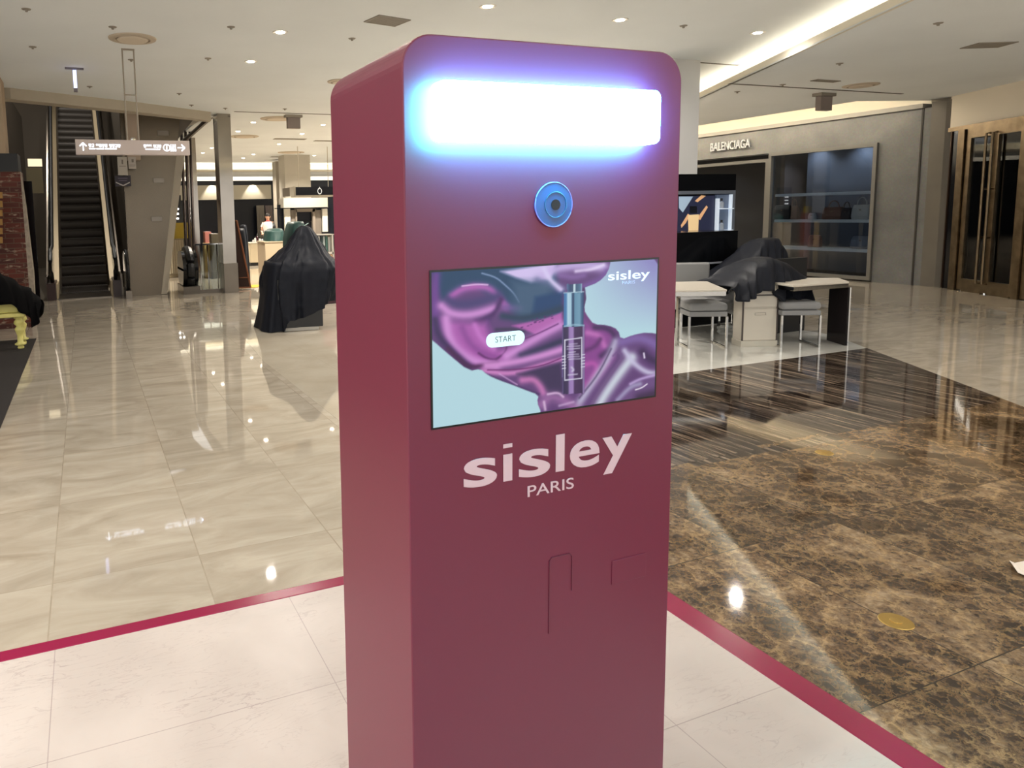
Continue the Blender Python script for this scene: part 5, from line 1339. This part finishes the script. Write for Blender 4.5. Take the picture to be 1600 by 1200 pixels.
stroke([(762,578),(806,578),(846,572),(876,560)], 1.1, (110,48,112), .9)
fill([(808,584),(876,566),(882,622),(862,626),(846,604),(822,592)], (76,58,98), 4)
stroke([(816,594),(834,592),(845,604),(849,614)], 6, (188,118,176))
stroke([(752,582),(790,598),(842,616)], 2.2, (84,58,108))
stroke([(780,584),(808,601)], 1.1, (190,150,200), .8)
# upper veil
stroke([(852,428),(880,416),(920,414),(944,418)], 9, (186,162,212))
stroke([(850,420),(858,436),(876,452)], 4.5, (200,184,224), .9)
stroke([(905,452),(920,445),(940,437),(948,424)], 6, (122,86,152))
stroke([(900,424),(925,421),(943,414)], 3, (214,196,230), .8)
stroke([(876,430),(896,434),(912,430)], 5, (134,100,160), .8)
stroke([(912,452),(914,470),(913,486)], 3, (84,60,104))
# folds right of the bottle
fill([(912,500),(930,508),(960,516),(960,560),(930,600),(908,620)], (136,74,144), 5)
stroke([(914,486),(924,506),(932,512)], 4, (120,66,128))
stroke([(930,512),(948,512),(962,524),(957,542),(940,556)], 5, (78,48,98))
stroke([(918,520),(938,524),(944,540)], 5, (178,108,176))
stroke([(914,548),(930,542),(938,530)], 4, (104,56,116))
stroke([(913,570),(928,566),(934,576),(926,590)], 4.5, (170,88,164))
stroke([(913,600),(935,588),(950,566)], 3.5, (150,80,150))
stroke([(962,534),(950,562),(930,592),(902,634)], 6.5, (176,166,196))
stroke([(955,545),(935,585),(905,622)], 1.6, (90,70,110), .7)
stroke([(988,558),(962,592),(938,628),(930,650)], 8, (196,198,214))
stroke([(975,556),(955,585),(925,630)], 2.2, (116,88,134), .8)
stroke([(958,556),(966,548),(972,560),(962,574),(955,584)], 1.6, (116,84,136), .8)
stroke([(972,534),(996,527),(1016,533),(1026,540)], 8, (128,100,162))
stroke([(976,548),(990,568),(1010,582),(1028,584)], 5, (186,176,208))
stroke([(1004,550),(1016,562),(1028,566)], 7, (72,44,92))
stroke([(1006,552),(1007,559)], 1.4, (230,220,240), .9)
fill([(960,640),(985,600),(1010,590),(1030,585),(1030,640)], (112,80,132), 6)
stroke([(985,600),(1000,592),(1024,586)], 2.4, (176,150,200), .9)
stroke([(965,625),(985,604),(1000,600)], 4, (160,150,186), .8)
stroke([(1000,622),(1024,616)], 9, (70,44,84))
stroke([(993,609),(1003,606),(1011,600)], 1.0, (230,220,235), .9)
stroke([(846,632),(860,618),(884,626),(900,640)], 9, (150,104,158))
stroke([(856,616),(872,613),(880,620)], 2, (210,176,214), .8)
stroke([(850,628),(852,640)], 2.2, (206,176,210), .8); stroke([(874,634),(896,628)], 2, (190,160,200), .7)
# deeper tonal range in the satin
C = np.where(MASK[:,None] > .02, C*(1-MASK[:,None]) + MASK[:,None]*np.clip((C-np.array((112,84,132)))*1.28+np.array((104,76,126)), 14, 245), C)
# the bottle
def vbar(x0, x1, y0, y1, stops, sl=0.0):
    global C
    m = inside([(x0,y0),(x1,y0-sl),(x1,y1-sl),(x0,y1)])
    tt = (U-x0)/(x1-x0); xs_ = [s_[0] for s_ in stops]
    for k in range(3): C[m, k] = np.interp(tt[m], xs_, [s_[1][k] for s_ in stops])
vbar(878.5, 913.5, 508, 616, [(0,(110,96,150)),(.07,(52,40,78)),(.25,(60,46,84)),(.32,(150,120,178)),(.48,(158,128,186)),(.55,(70,44,88)),(.88,(60,36,78)),(.95,(150,130,176)),(1,(110,80,130))], 1.5)
vbar(881, 912, 457, 511, [(0,(60,110,164)),(.12,(70,120,172)),(.2,(176,208,226)),(.36,(160,196,216)),(.42,(60,90,124)),(.48,(34,52,88)),(.55,(96,140,168)),(.8,(110,152,178)),(.9,(60,96,130)),(1,(44,66,108))], 1.0)
vbar(886, 909, 444, 458, [(0,(90,110,150)),(.2,(50,70,110)),(.42,(60,80,110)),(.45,(190,212,224)),(.55,(190,212,224)),(.6,(60,86,116)),(.9,(80,116,146)),(1,(150,176,200))], .6)
stroke([(881,457.5),(912,456)], .8, (176,204,220), .9, clip=False); stroke([(882,510),(896,507),(912,508.5)], 1.2, (150,186,206), .9, clip=False)
LC = (214,212,230)
stroke2 = lambda p, w_=.75, a=.95: stroke(p, w_, LC, a, clip=False)
for p in ([(882.5,531.5),(909,527.5)], [(882.5,594),(909,591)], [(882.5,531.5),(882.5,594)], [(909,527.5),(909,591)]):
    a_ = dseg(p); al_ = np.exp(-(a_/.9)**4); C = C*(1-al_[:,None])+np.array(LC)*al_[:,None]
for k in range(5):
    for x_ in (878.5, 908.5):
        y_ = 557+k*4.7 - (2.5 if x_ > 900 else 0); a_ = dseg([(x_,y_),(x_+5,y_-.4)]); al_ = np.exp(-(a_/.8)**4); C = C*(1-al_[:,None])+np.array(LC)*al_[:,None]
for y_, xa_, xb_ in ((538,889,902),(541.5,886,906),(545.5,886,906),(551,889,899),(554.5,887,904),(558,887,905),(561.5,889,907)):
    stroke([(xa_,y_),(xb_,y_-1.2)], .8, LC, .75, clip=False)
stroke([(893,574),(897,578),(894,580)], 1.5, LC, .8, clip=False); stroke([(888,586),(902,584.5)], 1.0, LC, .8, clip=False)
# faint mirror of a dark shape across the glass is left to the real surface
colr = np.ones((len(U), 4), np.float32); c01 = np.clip(C/255, 0, 1)
colr[:,:3] = np.where(c01 <= .04045, c01/12.92, ((c01+.055)/1.055)**2.4)
scr = obj('screen_picture', bm, None, bez)
at_ = scr.data.color_attributes.new('picture', 'FLOAT_COLOR', 'POINT'); at_.data.foreach_set('color', colr.ravel())
ms = bpy.data.materials.new('screen_picture'); ms.use_nodes = True; nt = ms.node_tree; b = nt.nodes['Principled BSDF']
an = nt.nodes.new('ShaderNodeVertexColor'); an.layer_name = 'picture'
b.inputs['Base Color'].default_value = (.01,.01,.01,1); b.inputs['Roughness'].default_value = .12; b.inputs['Specular IOR Level'].default_value = .3
nt.links.new(an.outputs[0], b.inputs['Emission Color']); b.inputs['Emission Strength'].default_value = .93
scr.data.materials.append(ms)
M_pill = mat('start_button', (190,222,228), .2, emit=(186,218,226), es=.6); M_ink = mat('button_ink', (30,32,38), .4)
pc_ = K(789, 529.5); pw = K(819,527).x-K(759,531).x; ph_ = K(789,518.5).z-K(789,541).z
pts = rrect(pw, ph_, ph_/2-.0001, 10)
bm = B(); prism(bm, [(x+pc_.x, -.0024, z+pc_.z) for x, z in pts], (0, .0005, 0)); pill = obj('start_button', bm, M_pill, bez)
a = K(773, 535); b_ = K(805, 530.5); zt2 = K(789, 524.5).z; zb2 = K(789, 533.5).z
text_obj('start_lettering', 'START', M_ink, (a.x, -.0024, zb2), (1,0,0), (0,0,1), b_.x-a.x, zt2-zb2, .0003, -.012, bez)
M_sl = mat('screen_logo', (205,215,230), .3, emit=(204,214,232), es=.55)
a = K(949,438); b_ = K(1014,431); zb2 = K(949,441).z; zt2 = K(985,421).z
text_obj('screen_logo', 'sisley', M_sl, (a.x, -.0022, K(1010,438.5).z), (1,0,0), (0,0,1), b_.x-a.x, K(1000,421).z-K(1010,438.5).z, .0003, .012, bez)
a = K(971,443); b_ = K(991,442)
text_obj('screen_logo_city', 'PARIS', mat('screen_logo_dim', (150,165,200), .3, emit=(150,165,200), es=.8), (a.x, -.0022, K(981,443.5).z), (1,0,0), (0,0,1), b_.x-a.x, K(981,438.5).z-K(981,443.5).z, .0003, 0, bez)
# lettering under the screen
M_let = mat('pale_pink_lettering', (206,176,184), .45)
b0, b1 = K(724,762), K(986,727)
zbase = K(724, 760).z; zx_l = K(882, 680).z; zy_b = K(960, 738).z
lw = K(986,700).x - K(724,745).x
zlow = min(K(968,738).z, zbase)
z_b = (K(741,758.5).z + K(869,738).z + K(915,730).z)/3
z_x = (K(750,715).z + K(835,704).z)/2
z_a = (K(875,679.5).z + K(792,691).z)/2
z_d = K(950,740).z
xx = lambda p_: K(p_, 720).x
def letter(ch, x0, x1, z0, z1, off):
    text_obj('logo_letter', ch, M_let, (xx(x0), -.0005, z0), (1,0,0), (0,0,1), xx(x1)-xx(x0), z1-z0, .0008, off, kio)
ov = (z_x-z_b)*.02
letter('s', 724, 776, z_b-ov, z_x+ov, .018)
letter('s', 810.5, 859, z_b-ov, z_x+ov, .018)
letter('e', 890, 936, z_b-ov, z_x+ov, .018)
letter('y', 940.5, 986, z_d, z_x, .024)
bm = B(); box(bm, xx(786), xx(800), -.0013, -.0005, z_b, z_x); box(bm, xx(786), xx(800), -.0013, -.0005, z_a-(z_a-z_x)*.42, z_a-(z_a-z_x)*.08); obj('logo_letter', bm, M_let, kio)
bm = B(); box(bm, xx(868), xx(881.5), -.0013, -.0005, z_b, z_a); obj('logo_letter', bm, M_let, kio)
pa, pb2 = K(824,774), K(895,764); ptp = K(896,747)
obj_ = text_obj('paris_lettering', 'PARIS', M_let, (pa.x, -.0005, (K(828,774).z+K(893,765).z)/2), (1,0,0), (0,0,1), K(896,757).x-K(824,765).x, K(895,747).z-K(895,764).z, .0008, .004, kio)
# coin-tray style relief plates low on the front (plate in the same paint)
a, b_ = K(858,872), K(892,980)
bm = B(); wv, hv = b_.x-a.x, a.z-b_.z
tube(bm, [(a.x, -.0008, b_.z), (a.x, -.0008, a.z-.006), (a.x+.006, -.0008, a.z), (b_.x-.006, -.0008, a.z), (b_.x, -.0008, a.z-.006), (b_.x, -.0008, a.z-hv*.5)], .0011, 6)
obj('relief_outline', bm, mat('raspberry_shadow_line', (84,14,40), .4), kio)  # groove shade put into a darker outline colour
a, b_ = K(956,874), K(1008,902)
obj('relief_plate', bx(a.x, b_.x, -.0016, -.0002, b_.z+.004, a.z-.004), M_kiosk, kio, bevel=.001)
